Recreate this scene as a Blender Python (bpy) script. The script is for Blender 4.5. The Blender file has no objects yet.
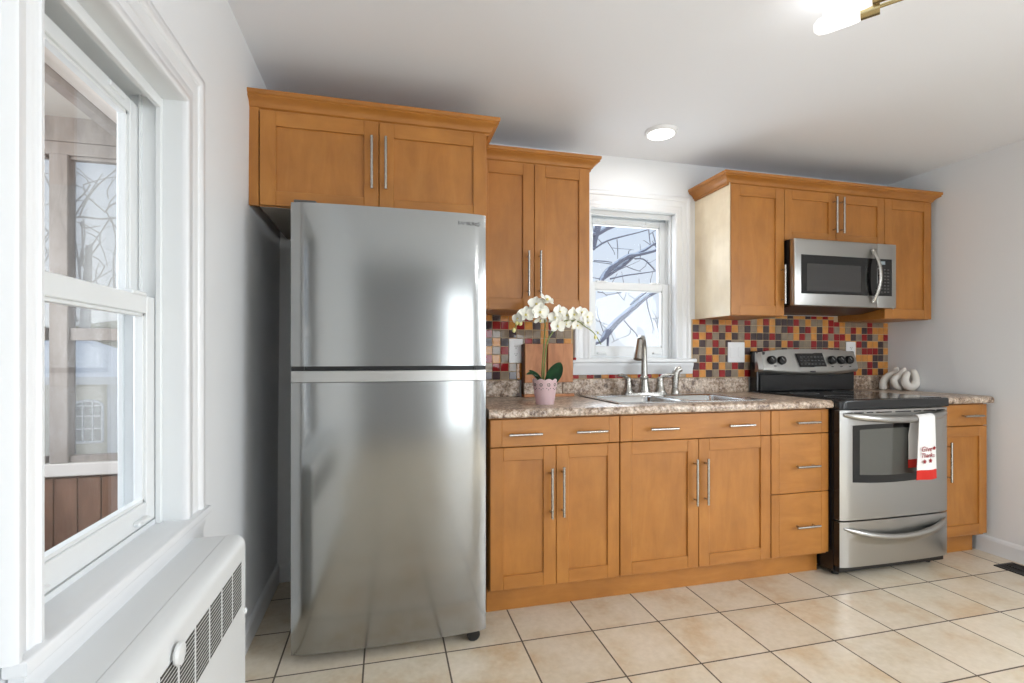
import bpy, bmesh, math, random
from mathutils import Vector, Matrix
random.seed(7)
scene = bpy.context.scene
COL = scene.collection
PI = math.pi

# ------------------------------------------------------------------ camera
cam_data = bpy.data.cameras.new('camera')
cam = bpy.data.objects.new('camera', cam_data)
COL.objects.link(cam)
cam_data.sensor_width = 36.0
cam_data.lens = 499.18 / 1024 * 36.0
cam_data.shift_y = (355.42 - 341.5) / 1024
cam_data.clip_start = 0.02
cam.location = (0.3832, -1.9336, 1.1476)
cam.rotation_euler = (PI / 2, 0, -0.2482)
scene.camera = cam

# ------------------------------------------------------------------ view and sky
scene.view_settings.view_transform = 'Standard'
scene.view_settings.look = 'None'
scene.view_settings.gamma = 1
scene.view_settings.use_curve_mapping = False
scene.view_settings.exposure = 0.0
scene.cycles.use_denoising = True
scene.cycles.max_bounces = 10
scene.cycles.diffuse_bounces = 5
scene.cycles.glossy_bounces = 4
scene.cycles.transparent_max_bounces = 12
scene.cycles.sample_clamp_indirect = 6

world = bpy.data.worlds.new('winter_sky')
scene.world = world
world.use_nodes = True
wn = world.node_tree
bg = wn.nodes['Background']
tc = wn.nodes.new('ShaderNodeTexCoord')
sp = wn.nodes.new('ShaderNodeSeparateXYZ')
rp = wn.nodes.new('ShaderNodeValToRGB')
rp.color_ramp.elements[0].position = 0.0
rp.color_ramp.elements[0].color = (0.78, 0.83, 0.88, 1)
rp.color_ramp.elements[1].position = 0.55
rp.color_ramp.elements[1].color = (0.50, 0.66, 0.92, 1)
wn.links.new(tc.outputs['Generated'], sp.inputs[0])
wn.links.new(sp.outputs['Z'], rp.inputs[0])
wn.links.new(rp.outputs[0], bg.inputs['Color'])
bg.inputs['Strength'].default_value = 1.05

# ------------------------------------------------------------------ lights (daylight at the panes, added fill, then the room's lamps)
def area(name, loc, rot, sx, sy, watts, color=(1, 1, 1), shape='RECTANGLE'):
    d = bpy.data.lights.new(name, 'AREA')
    d.shape = shape
    d.size = sx
    d.size_y = sy
    d.energy = watts
    d.color = color
    o = bpy.data.objects.new(name, d)
    COL.objects.link(o)
    o.location = loc
    o.rotation_euler = rot
    return o

DAY = (0.90, 0.955, 1.0)
area('patio_fill', (4.10, -2.65, 1.3), (0, PI / 2 - 0.85, 0), 2.0, 1.9, 140, DAY)  # added side fill, tilted down so floor bounce brightens the ceiling
area('daylight_rear_window', (2.2, -5.3, 1.08), (PI / 2, 0, 0), 1.38, 2.0, 48, DAY)
area('daylight_kitchen_window', (1.84, 1.12, 1.65), (-PI / 2, 0, 0), 0.55, 0.85, 7, DAY)
area('daylight_porch', (-1.75, -0.4, 1.5), (0, -PI / 2, 0), 1.4, 2.0, 60, DAY)

# ------------------------------------------------------------------ materials
def srgb(r, g, b):
    f = lambda c: (c / 255 / 12.92) if c / 255 <= 0.04045 else ((c / 255 + 0.055) / 1.055) ** 2.4
    return (f(r), f(g), f(b), 1)

class Mat:
    def __init__(self, name, col, rough=0.5, metal=0.0, spec=0.5):
        self.m = bpy.data.materials.new(name)
        self.m.use_nodes = True
        self.t = self.m.node_tree
        self.b = self.t.nodes['Principled BSDF']
        self.b.inputs['Base Color'].default_value = col
        self.b.inputs['Roughness'].default_value = rough
        self.b.inputs['Metallic'].default_value = metal
        self.b.inputs['Specular IOR Level'].default_value = spec
    def n(self, kind, **k):
        nd = self.t.nodes.new(kind)
        for a, v in k.items():
            setattr(nd, a, v)
        return nd
    def l(self, a, b):
        self.t.links.new(a, b)
    def coords(self, scale=(1, 1, 1)):
        g = self.n('ShaderNodeNewGeometry')
        mp = self.n('ShaderNodeMapping')
        mp.inputs['Scale'].default_value = scale
        self.l(g.outputs['Position'], mp.inputs['Vector'])
        return mp.outputs[0]
    def noise(self, vec, scale=5, detail=4, rough=0.5, dist=0.0):
        nd = self.n('ShaderNodeTexNoise')
        nd.inputs['Scale'].default_value = scale
        nd.inputs['Detail'].default_value = detail
        nd.inputs['Roughness'].default_value = rough
        nd.inputs['Distortion'].default_value = dist
        self.l(vec, nd.inputs['Vector'])
        return nd.outputs['Fac']
    def ramp(self, fac, stops, interp='LINEAR'):
        nd = self.n('ShaderNodeValToRGB')
        cr = nd.color_ramp
        cr.interpolation = interp
        while len(cr.elements) < len(stops):
            cr.elements.new(0.5)
        for e, (p, c) in zip(cr.elements, stops):
            e.position = p
            e.color = c
        self.l(fac, nd.inputs[0])
        return nd.outputs[0]
    def mix(self, fac, a, b, mode='MIX'):
        nd = self.n('ShaderNodeMix', data_type='RGBA', blend_type=mode)
        for sock, v in ((nd.inputs[0], fac), (nd.inputs[6], a), (nd.inputs[7], b)):
            if hasattr(v, 'is_output'):
                self.l(v, sock)
            else:
                sock.default_value = v
        return nd.outputs[2]
    def math(self, op, a, b=0.0):
        nd = self.n('ShaderNodeMath', operation=op)
        for sock, v in zip(nd.inputs, (a, b)):
            if hasattr(v, 'is_output'):
                self.l(v, sock)
            else:
                sock.default_value = v
        return nd.outputs[0]
    def bump(self, h, strength=0.1, dist=0.01):
        nd = self.n('ShaderNodeBump')
        nd.inputs['Strength'].default_value = strength
        nd.inputs['Distance'].default_value = dist
        self.l(h, nd.inputs['Height'])
        self.l(nd.outputs[0], self.b.inputs['Normal'])
    def color(self, sock):
        self.l(sock, self.b.inputs['Base Color'])
        return self
    def rough(self, sock):
        self.l(sock, self.b.inputs['Roughness'])

M = {}
def simple(name, col, rough=0.5, metal=0.0, spec=0.5):
    M[name] = Mat(name, col, rough, metal, spec).m
    return M[name]

def wood(name, dark, mid, light, grain='z', rough=0.38):
    k = Mat(name, mid, rough)
    s = {'z': (6, 6, 1.3), 'x': (1.3, 6, 6)}[grain]
    n1 = k.noise(k.coords(s), 3.0, 5, 0.6, 0.6)
    n2 = k.noise(k.coords((1, 1, 1)), 5.5, 4, 0.55)
    c1 = k.ramp(n1, [(0.25, dark), (0.5, mid), (0.78, light)])
    c2 = k.ramp(n2, [(0.32, (0.84, 0.81, 0.77, 1)), (0.68, (1.09, 1.09, 1.09, 1))])
    k.color(k.mix(0.8, c1, c2, 'MULTIPLY'))
    s2 = {'z': (90, 90, 2.5), 'x': (2.5, 90, 90)}[grain]
    k.bump(k.noise(k.coords(s2), 3, 3), 0.06, 0.002)
    M[name] = k.m

wood('maple', srgb(160, 102, 41), srgb(171, 112, 48), srgb(181, 123, 57))
wood('maple_across', srgb(160, 102, 41), srgb(171, 112, 48), srgb(181, 123, 57), 'x')
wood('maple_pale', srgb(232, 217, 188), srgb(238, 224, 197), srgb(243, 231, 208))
wood('red_pine', srgb(150, 90, 52), srgb(188, 124, 78), srgb(212, 152, 106), 'z', 0.5)
wood('porch_board', srgb(92, 62, 46), srgb(110, 77, 58), srgb(130, 94, 72), 'z', 0.6)
wood('grey_timber', srgb(128, 120, 116), srgb(146, 138, 132), srgb(160, 152, 146), 'z', 0.8)
wood('bark', srgb(150, 146, 144), srgb(168, 164, 162), srgb(184, 180, 178), 'z', 0.9)

k = Mat('wall_paint', srgb(231, 233, 235), 0.55)
k.bump(k.noise(k.coords((1, 1, 1)), 60, 3), 0.04, 0.003)
M['wall_paint'] = k.m
k = Mat('ceiling_paint', srgb(238, 241, 246), 0.8)
k.bump(k.noise(k.coords((1, 1, 1)), 40, 3), 0.05, 0.003)
M['ceiling_paint'] = k.m
k = Mat('insect_screen', srgb(186, 184, 178), 0.9)
tr = k.n('ShaderNodeBsdfTransparent'); mx = k.n('ShaderNodeMixShader'); mx.inputs[0].default_value = 0.34
k.l(tr.outputs[0], mx.inputs[1]); k.l(k.b.outputs[0], mx.inputs[2]); k.l(mx.outputs[0], k.t.nodes['Material Output'].inputs[0])
M['insect_screen'] = k.m
simple('dim_room_grey', srgb(172, 173, 174), 0.7)
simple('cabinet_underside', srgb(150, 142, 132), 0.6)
simple('trim_white', srgb(229, 231, 233), 0.28)
simple('vinyl_white', srgb(228, 231, 232), 0.35)
simple('heater_white', srgb(222, 224, 224), 0.3)
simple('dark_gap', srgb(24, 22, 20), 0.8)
simple('soffit_pink', srgb(226, 216, 206), 0.7)

# floor tiles: 12 inch grid, dark joints, blotchy beige glaze
k = Mat('floor_tile', srgb(214, 200, 178), 0.32)
g = k.n('ShaderNodeNewGeometry')
sx = k.n('ShaderNodeSeparateXYZ')
k.l(g.outputs['Position'], sx.inputs[0])
def cellfac(axis):
    a = k.math('DIVIDE', sx.outputs[axis], 0.3048)
    fr = k.math('FRACT', k.math('ADD', a, 100.0))
    return k.math('ABSOLUTE', k.math('SUBTRACT', fr, 0.5)), k.math('FLOOR', k.math('ADD', a, 100.0))
fx, ix = cellfac('X')
fy, iy = cellfac('Y')
edge = k.math('MAXIMUM', fx, fy)
grout = k.math('GREATER_THAN', edge, 0.4895)
cmb = k.n('ShaderNodeCombineXYZ')
k.l(ix, cmb.inputs[0]); k.l(iy, cmb.inputs[1])
wnz = k.n('ShaderNodeTexWhiteNoise', noise_dimensions='2D')
k.l(cmb.outputs[0], wnz.inputs['Vector'])
# shift the pattern inside every tile
vadd = k.n('ShaderNodeVectorMath', operation='ADD')
vsc = k.n('ShaderNodeVectorMath', operation='SCALE')
k.l(wnz.outputs['Color'], vsc.inputs[0]); vsc.inputs['Scale'].default_value = 20
k.l(g.outputs['Position'], vadd.inputs[0]); k.l(vsc.outputs[0], vadd.inputs[1])
blot = k.noise(vadd.outputs[0], 5.5, 5, 0.6)
fine = k.noise(k.coords((1, 1, 1)), 40, 4, 0.6)
base = k.ramp(blot, [(0.40, srgb(220, 210, 192)), (0.54, srgb(211, 198, 174)), (0.68, srgb(196, 168, 128))])
base = k.mix(0.35, base, k.ramp(fine, [(0.3, srgb(196, 182, 160)), (0.7, srgb(228, 216, 198))]))
tint = k.ramp(wnz.outputs['Value'], [(0.0, (0.93, 0.92, 0.91, 1)), (1.0, (1.02, 1.01, 1.0, 1))])
base = k.mix(1.0, base, tint, 'MULTIPLY')
k.color(k.mix(grout, base, srgb(92, 80, 68)))
k.rough(k.math('ADD', k.math('MULTIPLY', grout, 0.5), 0.3))
h = k.math('ADD', k.math('SUBTRACT', 1.0, grout), k.math('MULTIPLY', fine, 0.12))
k.bump(h, 0.25, 0.004)
M['floor_tile'] = k.m

# granite-pattern laminate
k = Mat('granite', srgb(170, 150, 135), 0.3)
n1 = k.noise(k.coords((1, 1, 1)), 17, 6, 0.7, 0.9)
n2 = k.noise(k.coords((1, 1, 1)), 60, 5, 0.75)
c = k.ramp(n1, [(0.40, srgb(86, 62, 48)), (0.47, srgb(158, 130, 106)), (0.54, srgb(198, 178, 156)), (0.63, srgb(228, 214, 198))])
c2 = k.ramp(n2, [(0.41, srgb(54, 40, 34)), (0.48, srgb(160, 134, 112)), (0.55, srgb(202, 186, 170)), (0.64, srgb(238, 228, 218))])
k.color(k.mix(0.55, c, c2))
M['granite'] = k.m

# brushed steel
def steel(name, col, rough, s, var=0.1, bump=0.015):
    k = Mat(name, col, rough, 1.0)
    n = k.noise(k.coords(s), 4, 4, 0.6)
    k.rough(k.math('ADD', k.math('MULTIPLY', n, var), rough - var / 2))
    k.bump(n, bump, 0.001)
    M[name] = k.m
steel('fridge_steel', srgb(158, 159, 158), 0.15, (1.2, 1.2, 160), 0.05, 0.004)
steel('range_steel', srgb(182, 181, 178), 0.30, (1.5, 1.5, 140), 0.08, 0.01)
steel('satin_nickel', srgb(178, 175, 169), 0.27, (60, 60, 60), 0.05, 0.0)
steel('sink_steel', srgb(205, 207, 208), 0.22, (2, 90, 90), 0.08, 0.01)
steel('brass', srgb(196, 182, 140), 0.25, (40, 40, 40), 0.05, 0.0)
simple('fridge_side', srgb(84, 84, 84), 0.5)
simple('black_plastic', srgb(22, 22, 23), 0.35)
simple('black_enamel', srgb(28, 29, 31), 0.18)
k = Mat('black_glass', srgb(14, 14, 15), 0.06, 0.0, 0.6)
M['black_glass'] = k.m
k = Mat('oven_glass', srgb(84, 84, 79), 0.08, 0.0, 0.8)
M['oven_glass'] = k.m
k = Mat('microwave_glass', srgb(58, 57, 57), 0.14, 0.0, 0.6)
M['microwave_glass'] = k.m
simple('print_grey', srgb(150, 150, 150), 0.5)
simple('logo_grey', srgb(120, 122, 126), 0.5)
simple('key_grey', srgb(84, 84, 86), 0.5)
simple('logo_dark', srgb(60, 60, 62), 0.4)
k = Mat('lcd', srgb(120, 130, 132), 0.3)
k.b.inputs['Emission Color'].default_value = srgb(150, 160, 165)
k.b.inputs['Emission Strength'].default_value = 0.25
M['lcd'] = k.m
for nm, c in dict(tile_red=(148, 34, 36), tile_dark=(74, 60, 62), tile_amber=(212, 146, 74), tile_taupe=(146, 130, 112)).items():
    k = Mat(nm, srgb(*c), 0.05, 0.0, 0.42)
    n = k.noise(k.coords((1, 1, 1)), 24, 3, 0.5)
    k.color(k.mix(0.8, srgb(*c), k.ramp(n, [(0.3, (0.8, 0.8, 0.8, 1)), (0.7, (1.15, 1.15, 1.15, 1))]), 'MULTIPLY'))
    M[nm] = k.m
simple('tile_grout', srgb(196, 172, 138), 0.8)
simple('plate_white', srgb(238, 239, 240), 0.35)
k = Mat('ceramic', srgb(232, 228, 220), 0.75)
k.bump(k.noise(k.coords((1, 1, 1)), 160, 3), 0.25, 0.002)
M['ceramic'] = k.m
simple('pot_pink', srgb(255, 230, 232), 0.45)
k = Mat('leaf', srgb(30, 82, 46), 0.35)
n = k.noise(k.coords((1, 1, 1)), 30, 3)
k.color(k.ramp(n, [(0.3, srgb(22, 66, 38)), (0.7, srgb(44, 100, 58))]))
M['leaf'] = k.m
simple('stem', srgb(118, 130, 66), 0.5)
simple('stem_brown', srgb(96, 84, 56), 0.5)
k = Mat('petal', srgb(247, 246, 236), 0.6)
k.b.inputs['Subsurface Weight'].default_value = 0.15
k.b.inputs['Subsurface Radius'].default_value = (0.01, 0.01, 0.01)
M['petal'] = k.m
simple('lip', srgb(226, 214, 130), 0.5)
simple('bud', srgb(234, 228, 160), 0.5)
simple('moss', srgb(74, 66, 44), 0.9)
simple('vent_black', srgb(30, 29, 28), 0.45)
k = Mat('towel_white', srgb(240, 238, 236), 0.9)
k.bump(k.noise(k.coords((1, 1, 1)), 300, 2), 0.3, 0.002)
M['towel_white'] = k.m
simple('towel_red', srgb(206, 44, 34), 0.9)
simple('ink_red', srgb(150, 36, 44), 0.8)
simple('lamp_base', srgb(240, 240, 240), 0.4)
def emit(name, col, s):
    k = Mat(name, col, 0.4)
    k.b.inputs['Emission Color'].default_value = col
    k.b.inputs['Emission Strength'].default_value = s
    M[name] = k.m
emit('led_lens', (1, 0.98, 0.95, 1), 3.0)
k = Mat('lamp_glass', (1, 1, 1, 1), 0.2)
tr = k.n('ShaderNodeBsdfTransparent')
em = k.n('ShaderNodeEmission'); em.inputs[0].default_value = (1, 0.98, 0.95, 1); em.inputs[1].default_value = 1.8
mx = k.n('ShaderNodeMixShader'); mx.inputs[0].default_value = 0.5
k.l(tr.outputs[0], mx.inputs[1]); k.l(em.outputs[0], mx.inputs[2])
k.l(mx.outputs[0], k.t.nodes['Material Output'].inputs[0])
M['lamp_glass'] = k.m
def pane(name, haze=0.0, tint=(1, 1, 1, 1)):
    k = Mat(name, (1, 1, 1, 1), 0.02)
    tr = k.n('ShaderNodeBsdfTransparent'); tr.inputs[0].default_value = tint
    gl = k.n('ShaderNodeBsdfGlossy'); gl.inputs['Roughness'].default_value = 0.0
    lw = k.n('ShaderNodeLayerWeight'); lw.inputs['Blend'].default_value = 0.5
    fr = k.math('ADD', k.math('MULTIPLY', k.math('POWER', lw.outputs['Facing'], 5.0), 0.9), 0.012)
    mx = k.n('ShaderNodeMixShader')
    k.l(fr, mx.inputs[0]); k.l(tr.outputs[0], mx.inputs[1]); k.l(gl.outputs[0], mx.inputs[2])
    k.l(mx.outputs[0], k.t.nodes['Material Output'].inputs[0])
    M[name] = k.m
pane('pane')
# winter outdoors
k = Mat('snow_ground', srgb(226, 228, 232), 0.9)
n = k.noise(k.coords((1, 1, 1)), 0.8, 5, 0.6)
k.color(k.ramp(n, [(0.4, srgb(150, 140, 118)), (0.55, srgb(232, 234, 238))]))
M['snow_ground'] = k.m
simple('snow', srgb(240, 242, 246), 0.8)
k = Mat('snowy_bark', srgb(140, 136, 144), 0.9)
gN = k.n('ShaderNodeNewGeometry'); sN = k.n('ShaderNodeSeparateXYZ')
k.l(gN.outputs['Normal'], sN.inputs[0])
nz = k.math('ADD', sN.outputs['Z'], k.math('MULTIPLY', k.math('SUBTRACT', k.noise(k.coords((1, 1, 1)), 9, 3), 0.5), 0.9))
k.color(k.ramp(nz, [(0.5, srgb(152, 148, 157)), (0.66, srgb(240, 242, 246))]))
M['snowy_bark'] = k.m
k = Mat('hedge', srgb(112, 100, 70), 0.9)
n = k.noise(k.coords((1, 1, 1)), 6, 6, 0.7)
k.color(k.ramp(n, [(0.35, srgb(92, 80, 56)), (0.55, srgb(150, 140, 104)), (0.7, srgb(190, 184, 160))]))
M['hedge'] = k.m
simple('shed_wall', srgb(226, 214, 190), 0.8)
simple('shed_trim', srgb(240, 240, 238), 0.6)
simple('shed_glass', srgb(140, 140, 140), 0.2)
simple('porch_ceiling', srgb(178, 172, 164), 0.7)
simple('ledge_white', srgb(206, 200, 194), 0.5)
simple('outdoor_white', srgb(232, 238, 246), 0.5)

# ------------------------------------------------------------------ mesh builder
class MB:
    def __init__(self):
        self.bm = bmesh.new()
    def box(self, x0, x1, y0, y1, z0, z1, bevel=0.0, seg=2, mi=0):
        vs = [self.bm.verts.new((x, y, z)) for x in (x0, x1) for y in (y0, y1) for z in (z0, z1)]
        idx = [(0, 1, 3, 2), (4, 6, 7, 5), (0, 4, 5, 1), (2, 3, 7, 6), (0, 2, 6, 4), (1, 5, 7, 3)]
        fs = [self.bm.faces.new([vs[i] for i in f]) for f in idx]
        for f in fs:
            f.material_index = mi
        if bevel > 0:
            es = list({e for f in fs for e in f.edges})
            r = bmesh.ops.bevel(self.bm, geom=es, offset=bevel, segments=seg, profile=0.5, affect='EDGES', clamp_overlap=True)
            for f in r['faces']:
                f.material_index = mi
        return self
    def prism(self, poly, axis, a, b, mi=0, caps=True):
        """poly: 2-D points in the plane across axis; 'x': (y,z), 'y': (x,z), 'z': (x,y)."""
        def P(p, t):
            return {'x': (t, p[0], p[1]), 'y': (p[0], t, p[1]), 'z': (p[0], p[1], t)}[axis]
        A = [self.bm.verts.new(P(p, a)) for p in poly]
        B = [self.bm.verts.new(P(p, b)) for p in poly]
        n = len(poly)
        fs = []
        for i in range(n):
            fs.append(self.bm.faces.new((A[i], A[(i + 1) % n], B[(i + 1) % n], B[i])))
        if caps:
            fs.append(self.bm.faces.new(A[::-1]))
            fs.append(self.bm.faces.new(B))
        for f in fs:
            f.material_index = mi
        return self
    def tube(self, pts, radii, n=12, caps=True, mi=0, flat=None):
        pts = [Vector(p) for p in pts]
        if not hasattr(radii, '__len__'):
            radii = [radii] * len(pts)
        rings = []
        ref = None
        for i, p in enumerate(pts):
            d = (pts[min(i + 1, len(pts) - 1)] - pts[max(i - 1, 0)]).normalized()
            if ref is None:
                ref = Vector((0, 0, 1)) if abs(d.z) < 0.9 else Vector((0, 1, 0))
            u = d.cross(ref)
            if u.length < 1e-4:
                u = d.cross(Vector((1, 0, 0)))
            u.normalize()
            v = u.cross(d).normalized()
            ref = v
            ring = []
            for j in range(n):
                a = 2 * PI * j / n
                fu, fv = (1, 1) if flat is None else flat
                ring.append(self.bm.verts.new(p + u * (math.cos(a) * radii[i] * fu) + v * (math.sin(a) * radii[i] * fv)))
            rings.append(ring)
        for A, B in zip(rings, rings[1:]):
            for j in range(n):
                f = self.bm.faces.new((A[j], A[(j + 1) % n], B[(j + 1) % n], B[j]))
                f.material_index = mi
        if caps:
            f = self.bm.faces.new(rings[0][::-1]); f.material_index = mi
            f = self.bm.faces.new(rings[-1]); f.material_index = mi
        return self
    def cyl(self, p0, p1, r0, r1=None, n=24, mi=0):
        return self.tube([p0, p1], [r0, r0 if r1 is None else r1], n, True, mi)
    def lathe(self, prof, c, n=32, mi=0, axis='z', close=False):
        """prof: (radius, height) pairs; a radius of 0 makes a pole."""
        rings = []
        for r, h in prof:
            def P(a):
                x, y = r * math.cos(a), r * math.sin(a)
                if axis == 'z':
                    return (c[0] + x, c[1] + y, c[2] + h)
                if axis == 'y':
                    return (c[0] + x, c[1] + h, c[2] + y)
                return (c[0] + h, c[1] + x, c[2] + y)
            if r < 1e-6:
                rings.append([self.bm.verts.new(P(0))])
            else:
                rings.append([self.bm.verts.new(P(2 * PI * j / n)) for j in range(n)])
        prs = list(zip(rings, rings[1:]))
        if close:
            prs.append((rings[-1], rings[0]))
        for A, B in prs:
            for j in range(n):
                a0, a1 = A[j % len(A)], A[(j + 1) % len(A)]
                b0, b1 = B[j % len(B)], B[(j + 1) % len(B)]
                v = []
                for q in (a0, a1, b1, b0):
                    if q not in v:
                        v.append(q)
                if len(v) > 2:
                    f = self.bm.faces.new(v)
                    f.material_index = mi
        return self
    def ball(self, c, rx, ry=None, rz=None, n=14, mi=0):
        ry = rx if ry is None else ry
        rz = rx if rz is None else rz
        r = bmesh.ops.create_uvsphere(self.bm, u_segments=n, v_segments=max(6, n // 2 + 2), radius=1)
        for v in r['verts']:
            v.co = Vector((c[0] + v.co.x * rx, c[1] + v.co.y * ry, c[2] + v.co.z * rz))
        return self
    def grid(self, fn, nu, nv, mi=0, closed_u=False):
        """fn(u, v) -> point, u and v in 0..1."""
        V = [[self.bm.verts.new(fn(i / nu, j / nv)) for j in range(nv + 1)] for i in range(nu + (0 if closed_u else 1))]
        for i in range(nu):
            for j in range(nv):
                A, B = V[i], V[(i + 1) % len(V)]
                f = self.bm.faces.new((A[j], B[j], B[j + 1], A[j + 1]))
                f.material_index = mi
        return self

def world_loc(o):
    v = Vector((0, 0, 0))
    while o is not None:
        v += o.location
        o = o.parent
    return v

def build(name, mb, mats, parent=None, smooth=35, local=False, origin=None, label=None):
    bm = mb.bm
    off = Vector((0, 0, 0))
    if not local:
        if parent is not None:
            off = world_loc(parent)
        elif origin is not None:
            off = Vector(origin)
        for v in bm.verts:
            v.co -= off
    bmesh.ops.recalc_face_normals(bm, faces=bm.faces)
    me = bpy.data.meshes.new(name)
    bm.to_mesh(me)
    bm.free()
    if smooth:
        for p in me.polygons:
            p.use_smooth = True
        me.set_sharp_from_angle(angle=math.radians(smooth))
    for m in (mats if isinstance(mats, (list, tuple)) else [mats]):
        me.materials.append(M[m])
    o = bpy.data.objects.new(name, me)
    COL.objects.link(o)
    if parent is not None:
        o.parent = parent
    elif origin is not None:
        o.location = origin
    if label:
        o['label'] = label
    return o

def tag(o, label, cat, group=None, kind=None):
    o['label'] = label
    o['category'] = cat
    if group:
        o['group'] = group
    if kind:
        o['kind'] = kind
    return o

def thing(name, label, cat, loc=(0, 0, 0), group=None):
    o = bpy.data.objects.new(name, None)
    o.empty_display_size = 0.1
    COL.objects.link(o)
    o.location = loc
    return tag(o, label, cat, group)

def structure(o, label=None, cat=None):
    o['kind'] = 'structure'
    if label:
        o['label'] = label
        o['category'] = cat
    return o

def text_mesh(name, body, size, mat, parent, loc, rot=(PI / 2, 0, 0), extrude=0.0006, shear=0.0, align='CENTER', sx=1.0):
    cu = bpy.data.curves.new(name, 'FONT')
    cu.body = body
    cu.size = size
    cu.extrude = extrude
    cu.shear = shear
    cu.align_x = align
    cu.align_y = 'CENTER'
    tmp = bpy.data.objects.new(name, cu)
    COL.objects.link(tmp)
    bpy.context.view_layer.update()
    dg = bpy.context.evaluated_depsgraph_get()
    me = bpy.data.meshes.new_from_object(tmp.evaluated_get(dg))
    bpy.data.objects.remove(tmp)
    bpy.data.curves.remove(cu)
    me.materials.clear()
    me.materials.append(M[mat])
    me.transform(Matrix.Translation(Vector(loc) - world_loc(parent)) @ (Matrix.Rotation(rot[2], 4, 'Z') @ Matrix.Rotation(rot[1], 4, 'Y') @ Matrix.Rotation(rot[0], 4, 'X')) @ Matrix.Diagonal((sx, 1, 1, 1)))
    o = bpy.data.objects.new(name, me)
    COL.objects.link(o)
    o.parent = parent
    return o

# ================================================================== the room
XL, XR, YB, YR, ZC = -0.14, 3.79, 0.81, -5.0, 2.338

def lean(o):
    """the old outside wall leans out a little towards the floor"""
    for v in o.data.vertices:
        z = v.co.z + o.location.z
        v.co.x += -0.01 + 0.0085 * z
    return o

structure(build('floor', MB().box(-0.32, 4.0, YR - 0.1, YB + 0.1, -0.08, 0.0), 'floor_tile', smooth=0))
structure(build('ceiling', MB().box(-0.32, 4.0, YR - 0.1, YB + 0.14, ZC, ZC + 0.08), 'ceiling_paint', smooth=0))

# left wall with the window opening
W1 = dict(a0=-1.014, a1=-0.44, z0=0.712, z1=1.82, near=0.6)
mb = MB()
mb.box(XL - 0.14, XL, YR, W1['a0'] - 0.02, 0, ZC)
mb.box(XL - 0.14, XL, W1['a1'] + 0.02, YB + 0.14, 0, ZC)
mb.box(XL - 0.14, XL, W1['a0'] - 0.02, W1['a1'] + 0.02, 0, W1['z0'] - 0.02)
mb.box(XL - 0.14, XL, W1['a0'] - 0.02, W1['a1'] + 0.02, W1['z1'] + 0.02, ZC)
structure(lean(build('wall_left', mb, 'wall_paint', smooth=0)))

# back wall with the kitchen window opening
W2 = dict(a0=1.555, a1=2.115, z0=1.128, z1=2.02)
mb = MB()
mb.box(XL - 0.14, W2['a0'] - 0.02, YB, YB + 0.14, 0, ZC)
mb.box(W2['a1'] + 0.02, XR + 0.14, YB, YB + 0.14, 0, ZC)
mb.box(W2['a0'] - 0.02, W2['a1'] + 0.02, YB, YB + 0.14, 0, W2['z0'] - 0.02)
mb.box(W2['a0'] - 0.02, W2['a1'] + 0.02, YB, YB + 0.14, W2['z1'] + 0.02, ZC)
structure(build('wall_back', mb, 'wall_paint', smooth=0))

# right wall with an unseen patio door opening added behind the camera for side light
D1 = dict(a0=-3.6, a1=-1.7, z0=0.02, z1=2.08)
mb = MB()
mb.box(XR, XR + 0.14, YR, D1['a0'], 0, ZC)
mb.box(XR, XR + 0.14, D1['a1'], YB + 0.14, 0, ZC)
mb.box(XR, XR + 0.14, D1['a0'], D1['a1'], D1['z1'], ZC)
structure(build('wall_right', mb, 'wall_paint', smooth=0))
# rear wall with a window, behind the camera
W3 = dict(a0=1.5, a1=2.9, z0=0.05, z1=2.1)
mb = MB()
mb.box(XL - 0.14, W3['a0'], YR - 0.14, YR, 0, ZC)
mb.box(W3['a1'], XR + 0.14, YR - 0.14, YR, 0, ZC)
mb.box(W3['a0'], W3['a1'], YR - 0.14, YR, 0, W3['z0'])
mb.box(W3['a0'], W3['a1'], YR - 0.14, YR, W3['z1'], ZC)
structure(build('wall_rear', mb, 'wall_paint', smooth=0))
# unseen grey panel added so the fridge steel mirrors a dimmer room
structure(build('dim_room_panel', MB().box(XL + 0.002, 1.42, YR + 0.001, YR + 0.03, 0.0, ZC - 0.001), 'dim_room_grey', smooth=0))

# skirting boards
def skirting(name, f, a, b, axis):
    prof = [(0, 0), (0.013, 0), (0.013, 0.075), (0.009, 0.088), (0.004, 0.094), (0, 0.096)]
    mbs = MB()
    if axis == 'x':
        mbs.prism([(f - p[0], p[1]) for p in prof], 'x', a, b)
    else:
        mbs.prism([(f[0] + f[1] * p[0], p[1]) for p in prof], 'y', a, b)
    structure(build(name, mbs, 'trim_white', smooth=0))
skirting('baseboard_left', (XL - 0.009, 1), -0.34, YB, 'y')
skirting('baseboard_right', (XR, -1), D1['a1'], 0.262, 'y')
skirting('baseboard_back', YB, XL, 0.83, 'x')

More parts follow.
